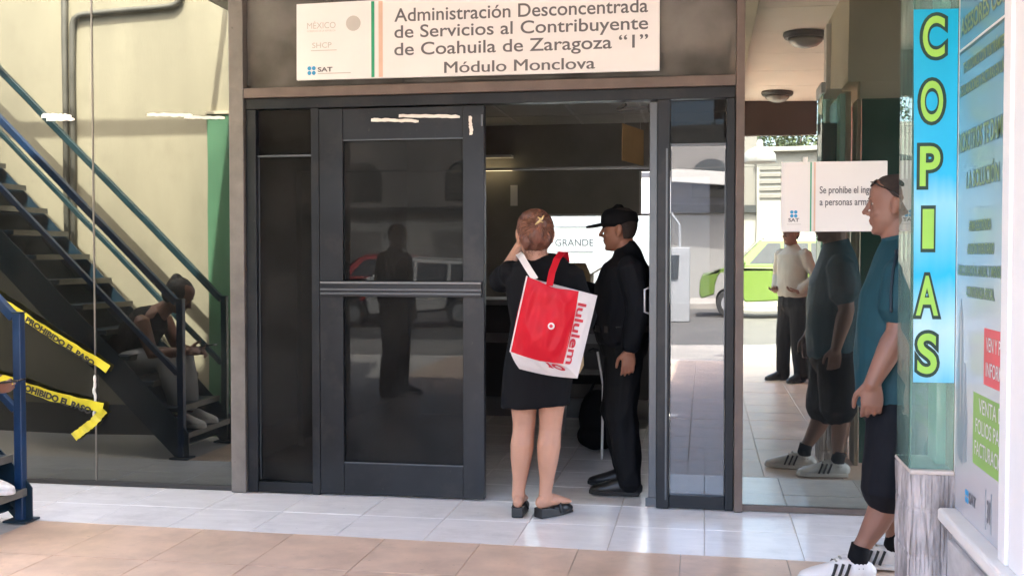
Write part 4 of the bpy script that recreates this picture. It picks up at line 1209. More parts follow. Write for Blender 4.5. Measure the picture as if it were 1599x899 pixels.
def face_parts(parent, P, ax, s=1.0):
    for k in (-1, 1):
        e = obj('eye', MB().ell(P(.031 * k, .0680, .008), (.013 * s, .0115 * s, .0062 * s), ax, 14, 10), 'eye', parent, smooth=True)
        obj('iris', MB().ell(P(.031 * k, .0768, .008), (.0068 * s, .0045 * s, .0058 * s), ax, 12, 8), 'iris', e, smooth=True)
        obj('eyebrow', MB().tube([(P(.012 * k, .090, .030), .003 * s), (P(.032 * k, .081, .036), .004 * s), (P(.050 * k, .066, .031), .0025 * s)], n=8), 'hair_black', parent, smooth=True)

def hand_shape(mb, wrist, d, thumb, curl=(.25, .45, .35), s=1.0, spread=.06):
    """palm with four unequal fingers and a thumb; d runs wrist to fingers, thumb names the thumb side"""
    w = V(wrist); d = V(d).normalized(); th = V(thumb); th = (th - d * th.dot(d)).normalized()
    n = th.cross(d) if curl[0] >= 0 else d.cross(th)       # towards the palm
    cu = [abs(c) for c in curl]
    mb.tube([(w, .020 * s, .026 * s), (w + d * .03 * s, .016 * s, .036 * s), (w + d * .065 * s, .014 * s, .041 * s), (w + d * .088 * s, .011 * s, .039 * s)], side=n, n=14)
    for i, (o, ln) in enumerate(((.029, .070), (.010, .078), (-.010, .073), (-.028, .058))):
        p = w + d * .086 * s + th * o * s
        a = 0; seg = [ln * .45, ln * .32, ln * .23]
        base = (d + th * (spread * (1.5 - i) * .6)).normalized()
        pts = [(p - d * .02 * s, .0095 * s)]
        for q in range(3):
            pts.append((p, (.0095 - .001 * q) * s))
            a += cu[q] * (1 + .15 * i)
            p = p + (base * math.cos(a) + n * math.sin(a)) * seg[q] * s
        pts.append((p, .0068 * s))
        mb.tube(pts, n=10)
    tb = w + d * .022 * s + th * .028 * s
    t1 = tb + (d * .72 + th * .62 + n * .3).normalized() * .042 * s
    t2 = t1 + (d * .92 + th * .18 + n * .38).normalized() * .032 * s
    t3 = t2 + (d * .95 + n * .35).normalized() * .022 * s
    mb.tube([(w + d * .01 * s + th * .012 * s, .016 * s), (tb, .014 * s), (t1, .0115 * s), (t2, .010 * s), (t3, .008 * s)], n=10)

def arm_shape(mb, sh, el, wr, k=1.0):
    sh, el, wr = V(sh), V(el), V(wr)
    mb.tube([(sh, .052 * k), (sh.lerp(el, .35), .047 * k), (sh.lerp(el, .75), .041 * k), (el, .038 * k), (el.lerp(wr, .25), .040 * k), (el.lerp(wr, .6), .033 * k), (wr, .025 * k), (wr + (wr - el).normalized() * .02, .024 * k)], n=14)

def leg_shape(mb, hip, kn, an, k=1.0, calf_back=(0, 0, 0)):
    hip, kn, an, cb = V(hip), V(kn), V(an), V(calf_back)
    mb.tube([(hip, .088 * k), (hip.lerp(kn, .4), .078 * k), (hip.lerp(kn, .8), .060 * k), (kn, .055 * k), (kn.lerp(an, .12), .053 * k), (kn.lerp(an, .30) + cb, .057 * k), (kn.lerp(an, .5) + cb * .8, .050 * k), (kn.lerp(an, .75), .036 * k), (an + V((0, 0, .03)), .031 * k), (an, .034 * k)], n=16)

def foot_shape(mb, an, d, k=1.0, z=0.0, L=.23):
    an = V(an); d = V(d).normalized(); s = UP.cross(d)
    heel = V((an.x, an.y, z)) - d * .045
    def q(f, h):
        return heel + d * (L * f) + V((0, 0, h))
    mb.tube([(q(.0, .035), .026 * k, .032), (q(.18, .038), .031 * k, .036), (q(.45, .038), .034 * k, .034), (q(.68, .028), .041 * k, .025), (q(.86, .020), .040 * k, .017), (q(.98, .016), .028 * k, .012)], side=s, n=14)
    mb.tube([(an + V((0, 0, .03)), .034), (q(.22, .045), .036)], n=12)

def torso_shape(mb, rings, right):
    mb.tube([(V(c), a, b) for c, a, b in rings], side=right, n=26)

def shoe_parts(parent, an, d, z, L, name, mu, ms, w=1.0, stripes=False, collar=.075):
    an = V(an); d = V(d).normalized(); s = UP.cross(d)
    heel = V((an.x, an.y, z)) - d * (.055 * L / .28)
    def q(f, h, o=0.0):
        return heel + d * (L * f) + V((0, 0, h)) + s * o
    u = MB()
    u.tube([(q(.03, .045), .030 * w, .040), (q(.18, .052), .036 * w, .050), (q(.40, .055), .039 * w, .050), (q(.60, .042), .043 * w, .038), (q(.80, .034), .044 * w, .028), (q(.95, .028), .030 * w, .018)], side=s, n=18)
    u.tube([(an + V((0, 0, collar - an.z + z)), .041 * w), (q(.20, .05), .040 * w)], n=14)
    o = union(name, u, mu, parent, .006, 3)
    so = []
    prof = [(0.0, .030), (.15, .038), (.4, .036), (.65, .046), (.82, .046), (.94, .034), (1.01, .012)]
    poly = [q(f, .004, h * w) for f, h in prof] + [q(f, .004, -h * w) for f, h in reversed(prof)]
    obj('sole', MB().prism(poly, (0, 0, .024)), ms, o, .006)
    if stripes:
        for f in (.36, .45, .54):
            for sg in (1, -1):
                obj('side_stripe', MB().bar(q(f - .03, .085, sg * .030 * w), q(f + .05, .028, sg * .0465 * w), .010, .016, s), 'ink_black', o)
        lc = MB()
        for k in range(4):
            lc.bar(q(.44 + .06 * k, .104 - .013 * k, -.018), q(.44 + .06 * k, .104 - .013 * k, .018), .008, .006)
        obj('laces', lc, 'white_cloth', o)
    return o

# ------------------------------------------------------------------ the woman with the red bag
t = thing('person', 'person in a black dress seen from behind, red tote bag on the shoulder', 'person', (-0.86, -0.29, 0))
b = MB()
hc = V((-.865, -.285, 1.462)); hf = V((-.25, .96, .0))
P, ax = head_shape(b, hc, hf, UP, 1.06)
b.tube([(hc + V((.005, -.025, -.06)), .056), ((-.852, -.305, 1.352), .060), ((-.845, -.30, 1.30), .070)], n=16)
RT = V((1, 0, 0))
torso_shape(b, [((-.845, -.29, 1.30), .10, .06), ((-.835, -.285, 1.24), .155, .085), ((-.82, -.28, 1.10), .150, .10), ((-.815, -.28, .98), .135, .095), ((-.84, -.29, .84), .155, .115), ((-.85, -.29, .76), .14, .10)], RT)
Lsh, Lel, Lwr = (-.985, -.28, 1.275), (-1.075, -.13, 1.215), (-.985, -.07, 1.405)
Rsh, Rel, Rwr = (-.675, -.28, 1.262), (-.605, -.26, 1.02), (-.66, -.02, 1.05)
arm_shape(b, Lsh, Lel, Lwr, .95); arm_shape(b, Rsh, Rel, Rwr, .95)
hand_shape(b, Lwr, (.33, -.05, .75), (.2, -.9, .1), (.3, .5, .4), .92)
hand_shape(b, Rwr, (-.35, .9, -.05), (-.3, 0, 1), (.5, .7, .5), .92)
for hip, kn, an, td in (((-.925, -.29, .80), (-.922, -.275, .475), (-.945, -.315, .105), (-.05, 1, 0)), ((-.765, -.29, .80), (-.782, -.275, .485), (-.803, -.315, .105), (.62, .78, 0))):
    leg_shape(b, hip, kn, an, 1.10, (0, -.012, 0))
    foot_shape(b, an, td, .95, .045, .215)
union('body', b, 'skin_fair', t, .0048, 5)
# dress
d = MB()
d.tube([((-.850, -.295, 1.348), .092, .060), ((-.845, -.29, 1.318), .145, .085), ((-.835, -.285, 1.24), .185, .108), ((-.825, -.282, 1.13), .182, .130), ((-.815, -.28, 1.0), .175, .128), ((-.825, -.285, .90), .180, .138), ((-.842, -.29, .78), .182, .142), ((-.855, -.29, .66), .180, .136), ((-.863, -.29, .575), .180, .134)], side=RT, n=26, round_cap=False)
for sh, el in ((Lsh, Lel), (Rsh, Rel)):
    sh, el = V(sh), V(el)
    d.tube([(sh + V((0, 0, -.01)), .066), (sh.lerp(el, .5), .066), (sh.lerp(el, .98), .068)], n=16)
dr = union('dress', d, 'black_cloth', t, .008, 4, (.008, 7, (1, 1, .55), 1.3))
for v_ in dr.data.vertices:            # the hem hangs lower on one side
    if v_.co.z < .76:
        v_.co.z += (v_.co.x + .85) * .15 * (.76 - v_.co.z) / .18
# hair, twisted up with a clip
hb = MB()
hb.ell(P(0, -.022, .034), (.094, .104, .096), ax)
hb.ell(P(0, -.050, -.020), (.084, .074, .066), ax)
hb.ell(P(-.004, -.108, .010), (.042, .032, .066), ax)
hb.ell(P(.014, -.112, .050), (.036, .028, .040), ax)
hb.ell(P(-.02, -.06, .085), (.052, .05, .034), ax)
hb.ell(P(-.045, -.07, -.03), (.030, .04, .05), ax)
union('hair', hb, 'hair_brown', t, .004, 3, (.007, 22, (1.0, 1.0, .35), 2.0))
cb = MB()
cb.tube([(P(-.010, -.140, .045), .004), (P(.004, -.150, .058), .0065), (P(.020, -.148, .074), .0065), (P(.030, -.136, .088), .004)], n=8)
cb.tube([(P(.006, -.150, .060), .0035), (P(.024, -.150, .056), .003)], n=8)
cb.tube([(P(.014, -.150, .070), .0035), (P(.000, -.148, .080), .003)], n=8)
obj('hair_clip', cb, 'clip', t, smooth=True)
rr = random.Random(5)
sb = MB()
for k in range(260):
    th_ = rr.uniform(-2.9, -.25) if k % 3 else rr.uniform(-3.14, 0)
    ph_ = rr.uniform(-.75, 1.25)
    nv = (ax[0] * math.cos(ph_) * math.cos(th_) + ax[1] * math.cos(ph_) * math.sin(th_) + ax[2] * math.sin(ph_))
    base = P(0, -.03, .02) + V((nv.x * .100, nv.y * .108, nv.z * .104))
    # strands sweep up and in towards the twist
    tgt = P(.01, -.135, .05)
    e1 = base.lerp(tgt, rr.uniform(.2, .45)) + nv * rr.uniform(.006, .016)
    e0 = base + nv * rr.uniform(-.002, .004)
    e2 = base.lerp(tgt, rr.uniform(.5, .8)) + nv * rr.uniform(.002, .014)
    sb.tube([(e0, .0016), (e1, .0016), (e2, .0010)], n=4)
for k in range(40):
    q = P(rr.uniform(-.06, .06), -.07 + rr.uniform(-.02, .03), -.065)
    sb.tube([(q, .0011), (q + V((rr.uniform(-.012, .012), rr.uniform(-.02, .0), -.022)), .0009), (q + V((rr.uniform(-.025, .025), rr.uniform(-.025, .0), rr.uniform(-.05, -.03))), .0005)], n=4)
st_o = obj('loose_hair', sb, 'hair_light', t)
st_o['kind'] = 'stuff'
for an, td, lb in (((-.945, -.315, .105), (-.05, 1, 0), ''), ((-.803, -.315, .105), (.62, .78, 0), '')):
    an = V(an); dd = V(td).normalized(); s = UP.cross(dd); heel = V((an.x, an.y, .003)) - dd * .055
    prof = [(0.0, .052), (.30, .045), (.62, .020), (1.0, .014)]
    L_ = .235
    vs, fs = [], []
    for f, h in prof:
        wd = (.030, .033, .041, .026)[prof.index((f, h))]
        for z in (0.0, h):
            vs += [heel + dd * (L_ * f) + s * wd + UP * z, heel + dd * (L_ * f) - s * wd + UP * z]
    for i in range(3):
        a = 4 * i
        fs += [(a, a + 4, a + 5, a + 1), (a + 2, a + 3, a + 7, a + 6), (a, a + 2, a + 6, a + 4), (a + 1, a + 5, a + 7, a + 3)]
    fs += [(0, 1, 3, 2), (12, 14, 15, 13)]
    sh = obj('sandal', MB().add(vs, fs), 'leather', t, .005)
    st = MB()
    va = MB().ell(heel + dd * (L_ * .70) + UP * .030, (.046, .062, .034), (s, dd, UP)).ell(heel + dd * (L_ * .88) + UP * .024, (.036, .036, .022), (s, dd, UP))
    union('vamp', va, 'leather', sh, .005, 2)
    for f, h in ((.55, .062),):
        st.tube([(heel + dd * L_ * f + s * .041 + UP * .02, .007, .012), (heel + dd * L_ * f + s * .025 + UP * h, .004, .014), (heel + dd * L_ * f - s * .025 + UP * h, .004, .014), (heel + dd * L_ * f - s * .041 + UP * .02, .007, .012)], n=8)
    obj('strap', st, 'leather', sh, smooth=True)
# paper held in the right hand
obj('held_paper', MB().prism([(-.640, -.42, .99), (-.612, -.40, 1.0), (-.600, -.40, .80), (-.618, -.42, .76)], (.004, .004, 0)), 'cardboard', t)

# ------------------------------------------------------------------ the red tote bag
t = thing('tote_bag', 'red and white tote bag hanging on the back of the black dress', 'bag', (-0.75, -0.52, 0.8))
FY = -.530
F = [V((-.866, FY, 1.250)), V((-.606, FY - .01, 1.178)), V((-.684, FY, .818)), V((-.952, FY + .01, .874))]      # TL TR BR BL
B = [F[0] + V((.02, .10, -.015)), V((-.525, -.43, 1.154)), V((-.622, -.45, .738)), V((-.920, -.44, .780))]
def patch(c, nu, nv, amp, seed, fold=0.0, sag=0.0):
    vs, fs = [], []
    nr = (c[1] - c[0]).cross(c[3] - c[0]).normalized()
    if nr.y > 0:
        nr = -nr
    for j in range(nv + 1):
        for i in range(nu + 1):
            a, b_ = i / nu, j / nv
            p = c[0].lerp(c[1], a).lerp(c[3].lerp(c[2], a), b_)
            p = p + UP * (-sag * math.sin(a * math.pi) * (1 - b_) - sag * .8 * math.sin(a * math.pi) * b_ + sag * .25 * math.sin(a * 9) * (1 - b_) * a * (1 - a) * 4) + V((sag * .5 * math.sin(b_ * math.pi) * (1 if a > .5 else -1) * abs(2 * a - 1), 0, 0))
            ed = min(a, 1 - a, b_, 1 - b_) * 6
            ed = min(1, ed)
            q = V((a * 3.2 + .4 * b_, b_ * 1.6, seed))
            p = p + nr * (amp * ed * (1 - 2.4 * abs(noise.noise(q))) + amp * .5 * noise.noise(V((a * 7, b_ * 4, seed + 3))) * ed + fold * math.sin(a * math.pi) * math.sin(b_ * math.pi))
            vs.append(p)
    for j in range(nv):
        for i in range(nu):
            k = j * (nu + 1) + i
            fs.append((k, k + 1, k + nu + 2, k + nu + 1))
    return MB().add(vs, fs)
fp = obj('front_panel', patch(F, 44, 52, .013, 2.0, .018, .014), 'red_bag', t, smooth=True)
gs = obj('gusset', patch([F[1], B[1], B[2], F[2]], 10, 30, .005, 5.0), 'white_bag', t, smooth=True)
obj('bottom', patch([F[3], F[2], B[2], B[3]], 30, 8, .004, 6.0, 0, .011), 'white_bag', t, smooth=True)
obj('left_gusset', patch([F[0], F[3], B[3], B[0]], 6, 20, .002, 7.0), 'white_bag', t, smooth=True)
obj('back_panel', patch([B[0], B[1], B[2], B[3]], 10, 12, .003, 8.0), 'white_bag', t, smooth=True)
# piping along the left edge
obj('piping', MB().tube([(F[0] + V((0, -.003, 0)), .004), (F[3] + V((0, -.003, 0)), .004)], n=8), 'white_bag', t)
def strap(pts, w, m_, th=.0035):
    vs, fs = [], []
    P_ = [V(p) for p in pts]
    for i, p in enumerate(P_):
        tg = (P_[min(i + 1, len(P_) - 1)] - P_[max(i - 1, 0)]).normalized()
        sd_ = tg.cross(V((0, -1, .25))).normalized()
        nr = sd_.cross(tg)
        vs += [p - sd_ * w / 2 - nr * th, p + sd_ * w / 2 - nr * th, p + sd_ * w / 2 + nr * th, p - sd_ * w / 2 + nr * th]
    for i in range(len(P_) - 1):
        for j in range(4):
            fs.append((4 * i + j, 4 * i + (j + 1) % 4, 4 * i + 4 + (j + 1) % 4, 4 * i + 4 + j))
    fs += [(3, 2, 1, 0), tuple(range(4 * len(P_) - 4, 4 * len(P_)))]
    obj('strap', MB().add(vs, fs), m_, t, .001)
strap([(-.826, -.522, 1.235), (-.872, -.475, 1.295), (-.915, -.405, 1.345), (-.945, -.31, 1.362), (-.94, -.22, 1.34)], .034, 'white_bag')
strap([(-.752, -.540, 1.205), (-.744, -.505, 1.270), (-.728, -.440, 1.335), (-.715, -.36, 1.368), (-.708, -.27, 1.362), (-.71, -.20, 1.32)], .034, 'red_bag')
sn = obj('snap_button', MB().lathe((-.740, -.558, 1.006), [(0, 0), (.017, 0), (.017, .004), (.012, .006), (0, .006)], (0, -1, .1), 20), 'white_bag', t, smooth=False)
obj('snap_ring', MB().lathe((-.740, -.5642, 1.0065), [(.005, 0), (.009, 0), (.009, .0012), (.005, .0012)], (0, -1, .1), 16), 'red_ink', sn)
gx = (F[2] - F[1]).normalized(); gy = (B[1] - F[1]).normalized()
o1 = F[1] + gx * .055 + gy * .005
text('lululem', o1, gx, gy, .31, .060, 'red_ink', t, .02, proud=.0095)
bx = (F[3] - F[2]).normalized(); by = (B[2] - F[2]).normalized()
text('on', F[2] + bx * .012 + by * .012, bx, by, .12, .075, 'red_ink', t, .02, proud=.008)

# ------------------------------------------------------------------ the guard in the doorway
t = thing('person', 'person in black cap and dark uniform standing in the doorway', 'person', (-0.43, 0.35, 0))
b = MB()
hc = V((-.480, .36, 1.502)); hf = V((-.985, .10, -.05))
P, ax = head_shape(b, hc, hf, UP, 1.0)
b.tube([(hc + V((.022, 0, -.06)), .058), ((-.435, .35, 1.37), .062), ((-.43, .35, 1.31), .08)], n=16)
RT = V((.1, 1, 0))
torso_shape(b, [((-.430, .35, 1.33), .10, .07), ((-.435, .35, 1.26), .18, .10), ((-.45, .35, 1.1), .16, .12), ((-.455, .35, .97), .15, .12), ((-.45, .35, .84), .155, .115)], RT)
Lsh, Lel, Lwr = (-.405, .165, 1.285), (-.350, .125, 1.055), (-.402, .115, .835)
Rsh, Rel, Rwr = (-.44, .535, 1.285), (-.60, .58, 1.12), (-.79, .50, 1.16)
arm_shape(b, Lsh, Lel, Lwr, 1.05); arm_shape(b, Rsh, Rel, Rwr, 1.05)
hand_shape(b, Lwr, (-.06, -.02, -1), (-1, -.2, 0), (-.25, .4, .35), 1.0)
hand_shape(b, Rwr, (-.9, -.3, .1), (0, -.3, 1), (.4, .6, .4), 1.0)
LEG = (((-.44, .26, .82), (-.455, .25, .46), (-.405, .25, .10)), ((-.45, .44, .82), (-.50, .46, .47), (-.44, .50, .10)))
for hp, kn, an in LEG:
    leg_shape(b, hp, kn, an, 1.05); foot_shape(b, an, (-1, .05, 0), 1.0, .02, .25)
union('body', b, 'skin_tan', t, .0045, 8)
face_parts(t, P, ax)
d = MB()
torso_shape(d, [((-.425, .35, 1.385), .070, .066), ((-.428, .35, 1.34), .125, .085), ((-.430, .35, 1.29), .212, .128), ((-.447, .35, 1.18), .218, .160), ((-.458, .35, 1.05), .210, .166), ((-.458, .35, .95), .204, .162), ((-.452, .35, .88), .200, .152)], RT)
for sh, el, wr in ((Lsh, Lel, Lwr), (Rsh, Rel, Rwr)):
    sh, el, wr = V(sh), V(el), V(wr)
    d.tube([(sh, .080), (sh.lerp(el, .5), .072), (el, .063), (el.lerp(wr, .5), .056), (el.lerp(wr, .93), .047)], n=16)
union('jacket', d, 'uniform', t, .008, 3, (.013, 8, (1, 1, .6), 4.2))
co = MB().tube([((-.432, .35, 1.372), .066), ((-.440, .35, 1.405), .063)], n=18, round_cap=False)
obj('collar', co, 'uniform', t, .004, smooth=True)
d = MB()
torso_shape(d, [((-.450, .35, .935), .178, .136), ((-.448, .35, .86), .178, .138), ((-.446, .35, .80), .17, .13)], RT)
for hp, kn, an in LEG:
    hp, kn, an = V(hp), V(kn), V(an)
    d.tube([(hp, .105), (hp.lerp(kn, .5), .098), (kn, .088), (kn.lerp(an, .5), .082), (an + V((0, 0, .01)), .072), (an + V((0, 0, -.025)), .068)], n=16)
union('trousers', d, 'trouser', t, .008, 3, (.014, 8, (1, 1, .6), 6.1))
obj('belt', MB().tube([((-.455, .35, .925), .207, .162), ((-.455, .35, .962), .209, .166)], side=RT, n=28, round_cap=False), 'leather', t)
# cap
cp = MB()
up_c = ax[2]
cp.tube([(P(0, -.008, .035), .090, .110), (P(0, -.006, .062), .089, .108), (P(0, -.004, .088), .084, .102), (P(0, -.004, .108), .066, .080), (P(0, -.006, .120), .032, .038)], side=ax[0], n=26)
cap_o = union('cap', cp, 'black_cloth', t, .005, 4)
br = []
for k in range(13):
    a = math.pi * k / 12
    br.append(P(.080 * math.cos(a), .070 + .118 * math.sin(a) ** .7, .048 - .030 * math.sin(a) - .016 * abs(math.cos(a)) ** 2))
obj('brim', MB().prism(br, up_c * .012), 'black_cloth', cap_o, .002)
obj('cap_button', MB().ell(P(0, -.006, .136), (.010, .010, .006)), 'black_cloth', cap_o)
hb = MB(); ring_loft(hb, P, HAIR)
union('hair', hb, 'hair_crop', t, .004, 2)
obj('bracelet', MB().lathe((-.397, .116, .862), [(.031, 0), (.034, .003), (.034, .007), (.031, .010)], (.2, 0, 1), 20), 'leather', t)
for (hp, kn, an) in LEG:
    shoe_parts(t, an, (-1, .05, 0), .003, .285, 'shoe', 'leather', 'rubber', 1.05)

# ------------------------------------------------------------------ the man by the copy shop
t = thing('person', 'person in a teal shirt, navy shorts and white sneakers beside the copy shop', 'person', (0.78, -1.12, 0))
b = MB()
hc = V((.772, -1.12, 1.563)); hf = V((-.97, .20, -.04))
P, ax = head_shape(b, hc, hf, UP, 1.03)
b.tube([(hc + V((.026, 0, -.06)), .072), ((.803, -1.12, 1.42), .075), ((.815, -1.12, 1.34), .095)], n=16)
RT = V((-.0, 1, 0))
torso_shape(b, [((.815, -1.12, 1.33), .11, .075), ((.812, -1.12, 1.26), .18, .105), ((.80, -1.12, 1.1), .165, .125), ((.79, -1.12, .95), .16, .13), ((.80, -1.12, .82), .16, .12)], RT)
Lsh, Lel, Lwr = (.800, -1.295, 1.290), (.765, -1.335, 1.045), (.668, -1.345, .850)
Rsh, Rel, Rwr = (.815, -.945, 1.285), (.84, -.88, 1.03), (.78, -.86, .80)
arm_shape(b, Lsh, Lel, Lwr, 1.32); arm_shape(b, Rsh, Rel, Rwr, 1.25)
hand_shape(b, Lwr, (-.04, .02, -1), (-1, .1, 0), (-.35, .55, .45), 1.12)
hand_shape(b, Rwr, (-.1, 0, -1), (-1, 0, 0), (.35, .5, .4), 1.0)
LEG = (((.800, -1.215, .80), (.752, -1.225, .415), (.632, -1.225, .10)), ((.805, -1.02, .80), (.815, -1.01, .44), (.81, -1.00, .10)))
for i, (hp, kn, an) in enumerate(LEG):
    leg_shape(b, hp, kn, an, 1.06, (.016, 0, 0)); foot_shape(b, an, (-1, -.12 if i == 0 else .02, 0), 1.0, .02, .25)
union('body', b, 'skin_mid', t, .0045, 8)
face_parts(t, P, ax, 1.03)
hb = MB()
ring_loft(hb, P, HAIR)
union('hair', hb, 'hair_crop', t, .005, 3, (.001, 60, (1, 1, 1), 2))
sg = obj('sunglasses', MB().tube([(P(-.068, .046, .078), .003, .004), (P(-.050, .066, .092), .003, .004), (P(0, .080, .098), .003, .003), (P(.050, .066, .092), .003, .004), (P(.068, .046, .078), .003, .004)], n=10), 'lens', t, smooth=True)
for k in (-1, 1):
    obj('lens', MB().ell(P(.034 * k, .0665, .091), (.031, .021, .006), (ax[0], (ax[1] - ax[2]).normalized(), (ax[1] + ax[2]).normalized()), 16, 10), 'lens', sg, smooth=True)
    obj('temple', MB().tube([(P(.067 * k, .046, .078), .003), (P(.083 * k, -.005, .052), .0028), (P(.086 * k, -.045, .018), .0028)], n=8), 'lens', sg)
# shirt
d = MB()
torso_shape(d, [((.815, -1.12, 1.412), .085, .080), ((.815, -1.12, 1.372), .135, .098), ((.812, -1.12, 1.30), .205, .120), ((.802, -1.12, 1.19), .212, .150), ((.790, -1.12, 1.05), .205, .158), ((.785, -1.12, .93), .202, .158), ((.790, -1.12, .80), .205, .156), ((.790, -1.12, .735), .205, .155)], RT)
for sh, el in ((Lsh, Lel), (Rsh, Rel)):
    sh, el = V(sh), V(el)
    d.tube([(sh + V((0, 0, .005)), .086), (sh.lerp(el, .4), .087), (sh.lerp(el, .68), .085)], n=18)
union('shirt', d, 'teal', t, .008, 4, (.009, 7, (1, 1, .6), 8.4))
obj('collar', MB().tube([((.813, -1.12, 1.40), .085), ((.804, -1.12, 1.442), .078)], n=20, round_cap=False), 'teal', t, .004, smooth=True)
sh, el = V(Lsh), V(Lel)
def sleeve_pt(q, o, r_):
    return q + V((o, -math.sqrt(max(r_ * r_ - o * o, 0)), 0))
for k in range(4):
    o_ = -.070 + .030 * k
    pts = [V((.800 + o_ * .45, -1.235, 1.372)), sh + V((o_ * .7, -.060, .064))]
    pts += [sleeve_pt(sh + V((0, 0, .005)), o_ * .9, .0935), sleeve_pt(sh.lerp(el, .35), o_ + .010, .0945), sleeve_pt(sh.lerp(el, .64), o_ + .018, .0930)]
    obj('sleeve_stripe', MB().tube([(p, .0065) for p in pts], n=8), 'navy_stripe', t, smooth=True)
d = MB()
torso_shape(d, [((.790, -1.12, .82), .192, .145), ((.790, -1.12, .76), .195, .148), ((.792, -1.12, .70), .190, .142)], RT)
for hp, kn, an in LEG:
    hp, kn, an = V(hp), V(kn), V(an)
    d.tube([(hp + V((0, 0, -.06)), .122), (hp.lerp(kn, .5), .118), (hp.lerp(kn, .92), .110), (kn + (kn - hp).normalized() * .035, .108)], n=18)
union('shorts', d, 'navy', t, .008, 4, (.011, 8, (1, 1, .6), 3.3))
for i, (hp, kn, an) in enumerate(LEG):
    an = V(an)
    obj('sock', MB().tube([(an + V((0.012, 0, .060)), .040), (an + V((0.0, 0, .01)), .041), (an + V((0, 0, -.03)), .043)], n=16, round_cap=False), 'black_cloth', t, smooth=True)
    shoe_parts(t, an, (-1, -.12 if i == 0 else .02, 0), .003, .30, 'sneaker', 'shoe_white', 'shoe_white', 1.08, True, .085)

# ------------------------------------------------------------------ the woman sitting on the stair (seen in the glass, her hand reaches into view)
t = thing('person', 'person sitting on the blue stairs in a black top, holding a phone', 'person', (-3.8, -1.18, 0.5))
b = MB()
hc = V((-3.585, -1.17, 1.075)); hf = V((.80, 0, -.55))
P, ax = head_shape(b, hc, hf, V((.5, 0, .85)), .96)
b.tube([(hc + V((-.045, 0, -.045)), .052), ((-3.70, -1.17, .985), .056), ((-3.76, -1.17, .94), .075)], n=14)
RT = V((0, -1, 0))
torso_shape(b, [((-3.745, -1.17, .955), .10, .065), ((-3.80, -1.17, .915), .165, .10), ((-3.90, -1.17, .80), .150, .105), ((-3.97, -1.17, .70), .155, .115), ((-3.985, -1.17, .61), .175, .13)], RT)
Lsh, Lel, Lwr = (-3.785, -1.005, .905), (-3.695, -.985, .685), (-3.475, -1.05, .700)
Rsh, Rel, Rwr = (-3.785, -1.335, .905), (-3.69, -1.35, .69), (-3.48, -1.18, .69)
arm_shape(b, Lsh, Lel, Lwr, 1.1); arm_shape(b, Rsh, Rel, Rwr, 1.05)
hand_shape(b, Lwr, (1, -.08, .06), (-.1, -.6, .7), (.2, .4, .3), .95)
hand_shape(b, Rwr, (.95, .3, .05), (0, .6, .7), (.4, .6, .5), .92)
SLEG = (((-3.93, -1.07, .62), (-3.62, -1.03, .635), (-3.54, -1.05, .265)), ((-3.93, -1.27, .62), (-3.61, -1.30, .62), (-3.56, -1.28, .265)))
for hp, kn, an in SLEG:
    leg_shape(b, hp, kn, an, 1.0); foot_shape(b, an, (1, 0, 0), .95, .185, .23)
union('body', b, 'skin_mid', t, .0055, 5)
d = MB()
torso_shape(d, [((-3.755, -1.17, .945), .110, .080), ((-3.80, -1.17, .910), .172, .122), ((-3.90, -1.17, .80), .175, .132), ((-3.97, -1.17, .70), .180, .140), ((-3.99, -1.17, .60), .195, .150)], RT)
union('top', d, 'black_cloth', t, .009, 5, (.005, 8, (1, 1, .6), 1.0))
d = MB()
torso_shape(d, [((-3.985, -1.17, .67), .178, .13), ((-3.985, -1.17, .60), .19, .14)], RT)
for hp, kn, an in SLEG:
    hp, kn, an = V(hp), V(kn), V(an)
    d.tube([(hp, .100), (hp.lerp(kn, .5), .092), (kn, .073), (kn.lerp(an, .4), .067), (an + V((0, 0, .03)), .052)], n=16)
union('trousers', d, 'grey_cloth', t, .009, 4, (.005, 9, (1, 1, .6), 5.0))
hb = MB()
hb.ell(P(0, -.020, .030), (.085, .102, .094), ax); hb.ell(P(0, -.085, .085), (.042, .040, .040), ax); hb.ell(P(0, -.05, -.03), (.08, .07, .06), ax)
union('hair', hb, 'hair_black', t, .006, 3, (.004, 24, (1, 1, .4), 2.5))
for hp, kn, an in SLEG:
    shoe_parts(t, an, (1, 0, 0), .176, .25, 'sneaker', 'shoe_white', 'shoe_white', .95)
ph = tag(obj('phone', MB().prism([(-3.385, -1.11, .728), (-3.275, -1.10, .742), (-3.275, -1.035, .745), (-3.385, -1.045, .731)], (0, 0, .009)), 'phone', None, .002), 'dark phone held by the person on the stairs', 'phone')

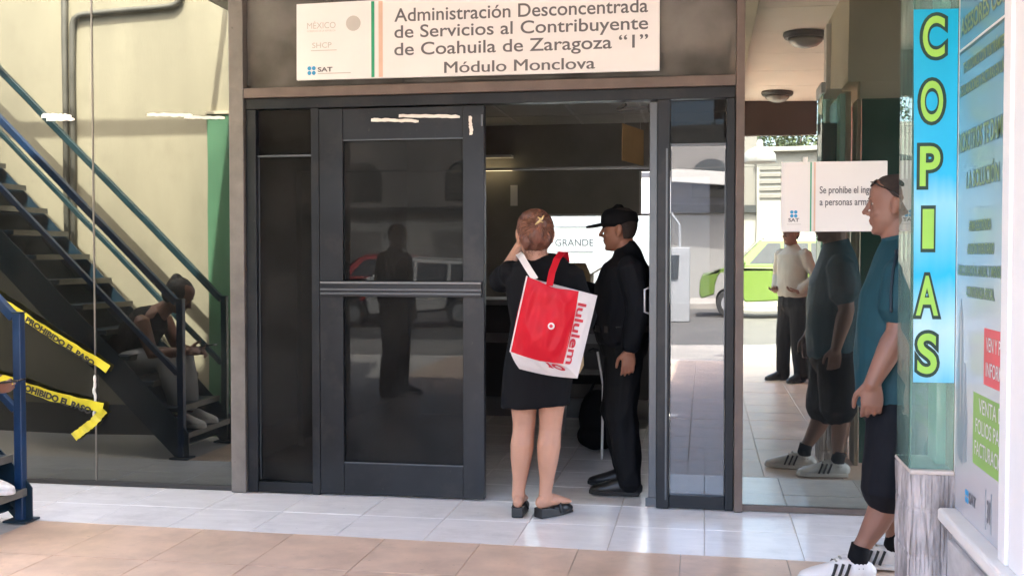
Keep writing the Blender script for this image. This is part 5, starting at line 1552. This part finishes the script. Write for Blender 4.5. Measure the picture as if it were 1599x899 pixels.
# ------------------------------------------------------------------ two people behind the viewer, only seen in the glass
def standing(label, x, y, ang, top, legs, skin, arms_hip=False, H=1.68, hairm='hair_black'):
    k = H / 1.70
    f = V((math.cos(ang), math.sin(ang), 0)); r = f.cross(UP)
    def W(a, bb, z):
        return V((x, y, 0)) + (r * a + f * bb) * k + UP * (z * k)
    t = thing('person', label, 'person', (x, y, 0))
    b = MB()
    P, ax = head_shape(b, W(0, .03, 1.58), f, UP, 1.0)
    b.tube([(W(0, .0, 1.50), .056), (W(0, -.01, 1.43), .06), (W(0, -.01, 1.38), .08)], n=14)
    torso_shape(b, [(W(0, -.01, 1.40), .10, .06), (W(0, 0, 1.32), .17, .10), (W(0, 0, 1.1), .15, .11), (W(0, 0, .9), .16, .11)], r)
    A_ = []
    for s_ in (-1, 1):
        sh = W(.185 * s_, -.01, 1.36)
        if arms_hip:
            el, wr, hd = W(.30 * s_, -.06, 1.12), W(.19 * s_, .08, .99), -r * s_ * .6 + f * .6
        else:
            el, wr, hd = W(.235 * s_, -.03, 1.10), W(.24 * s_, .05, .87), V((0, 0, -1))
        arm_shape(b, sh, el, wr, 1.0); hand_shape(b, wr, hd, f, (.3, .5, .4) if s_ > 0 else (-.3, .5, .4))
        A_.append((sh, el, wr))
    Lg = []
    for s_ in (-1, 1):
        hp, kn, an = W(.09 * s_, 0, .86), W(.11 * s_, .01, .48), W(.13 * s_, -.02, .10)
        leg_shape(b, hp, kn, an); foot_shape(b, an, f + r * s_ * .2, 1, .02, .25); Lg.append((hp, kn, an))
    union('body', b, skin, t, .006, 4)
    face_parts(t, P, ax)
    d = MB()
    torso_shape(d, [(W(0, -.01, 1.45), .07, .06), (W(0, -.01, 1.40), .13, .085), (W(0, 0, 1.35), .20, .115), (W(0, 0, 1.2), .205, .135), (W(0, 0, 1.02), .195, .14), (W(0, 0, .94), .19, .135)], r)
    for sh, el, wr in A_:
        d.tube([(sh, .074), (sh.lerp(el, .5), .066), (el, .060), (el.lerp(wr, .9), .045)], n=14)
    union('shirt', d, top, t, .010, 4, (.007, 8, (1, 1, .6), x))
    d = MB()
    torso_shape(d, [(W(0, 0, .97), .175, .125), (W(0, 0, .88), .18, .13), (W(0, 0, .82), .17, .12)], r)
    for hp, kn, an in Lg:
        d.tube([(hp, .10), (hp.lerp(kn, .5), .09), (kn, .08), (kn.lerp(an, .5), .076), (an, .072), (an + V((0, 0, -.05)), .07)], n=14)
    union('trousers', d, legs, t, .010, 4, (.008, 8, (1, 1, .45), y))
    hb = MB(); ring_loft(hb, P, HAIR)
    union('hair', hb, hairm, t, .006, 2)
    for i, (hp, kn, an) in enumerate(Lg):
        shoe_parts(t, an, f + r * (-.2 if i == 0 else .2), .003, .285, 'shoe', 'leather', 'rubber', 1.05)
standing('person in a pale shirt and black trousers mirrored in the right glass', .93, -6.17, R(140), 'white_cloth', 'trouser', 'skin_mid', True, 1.70)
standing('person in dark clothes mirrored in the closed door', -2.95, -4.35, R(15), 'uniform', 'trouser', 'skin_mid', False, 1.66)
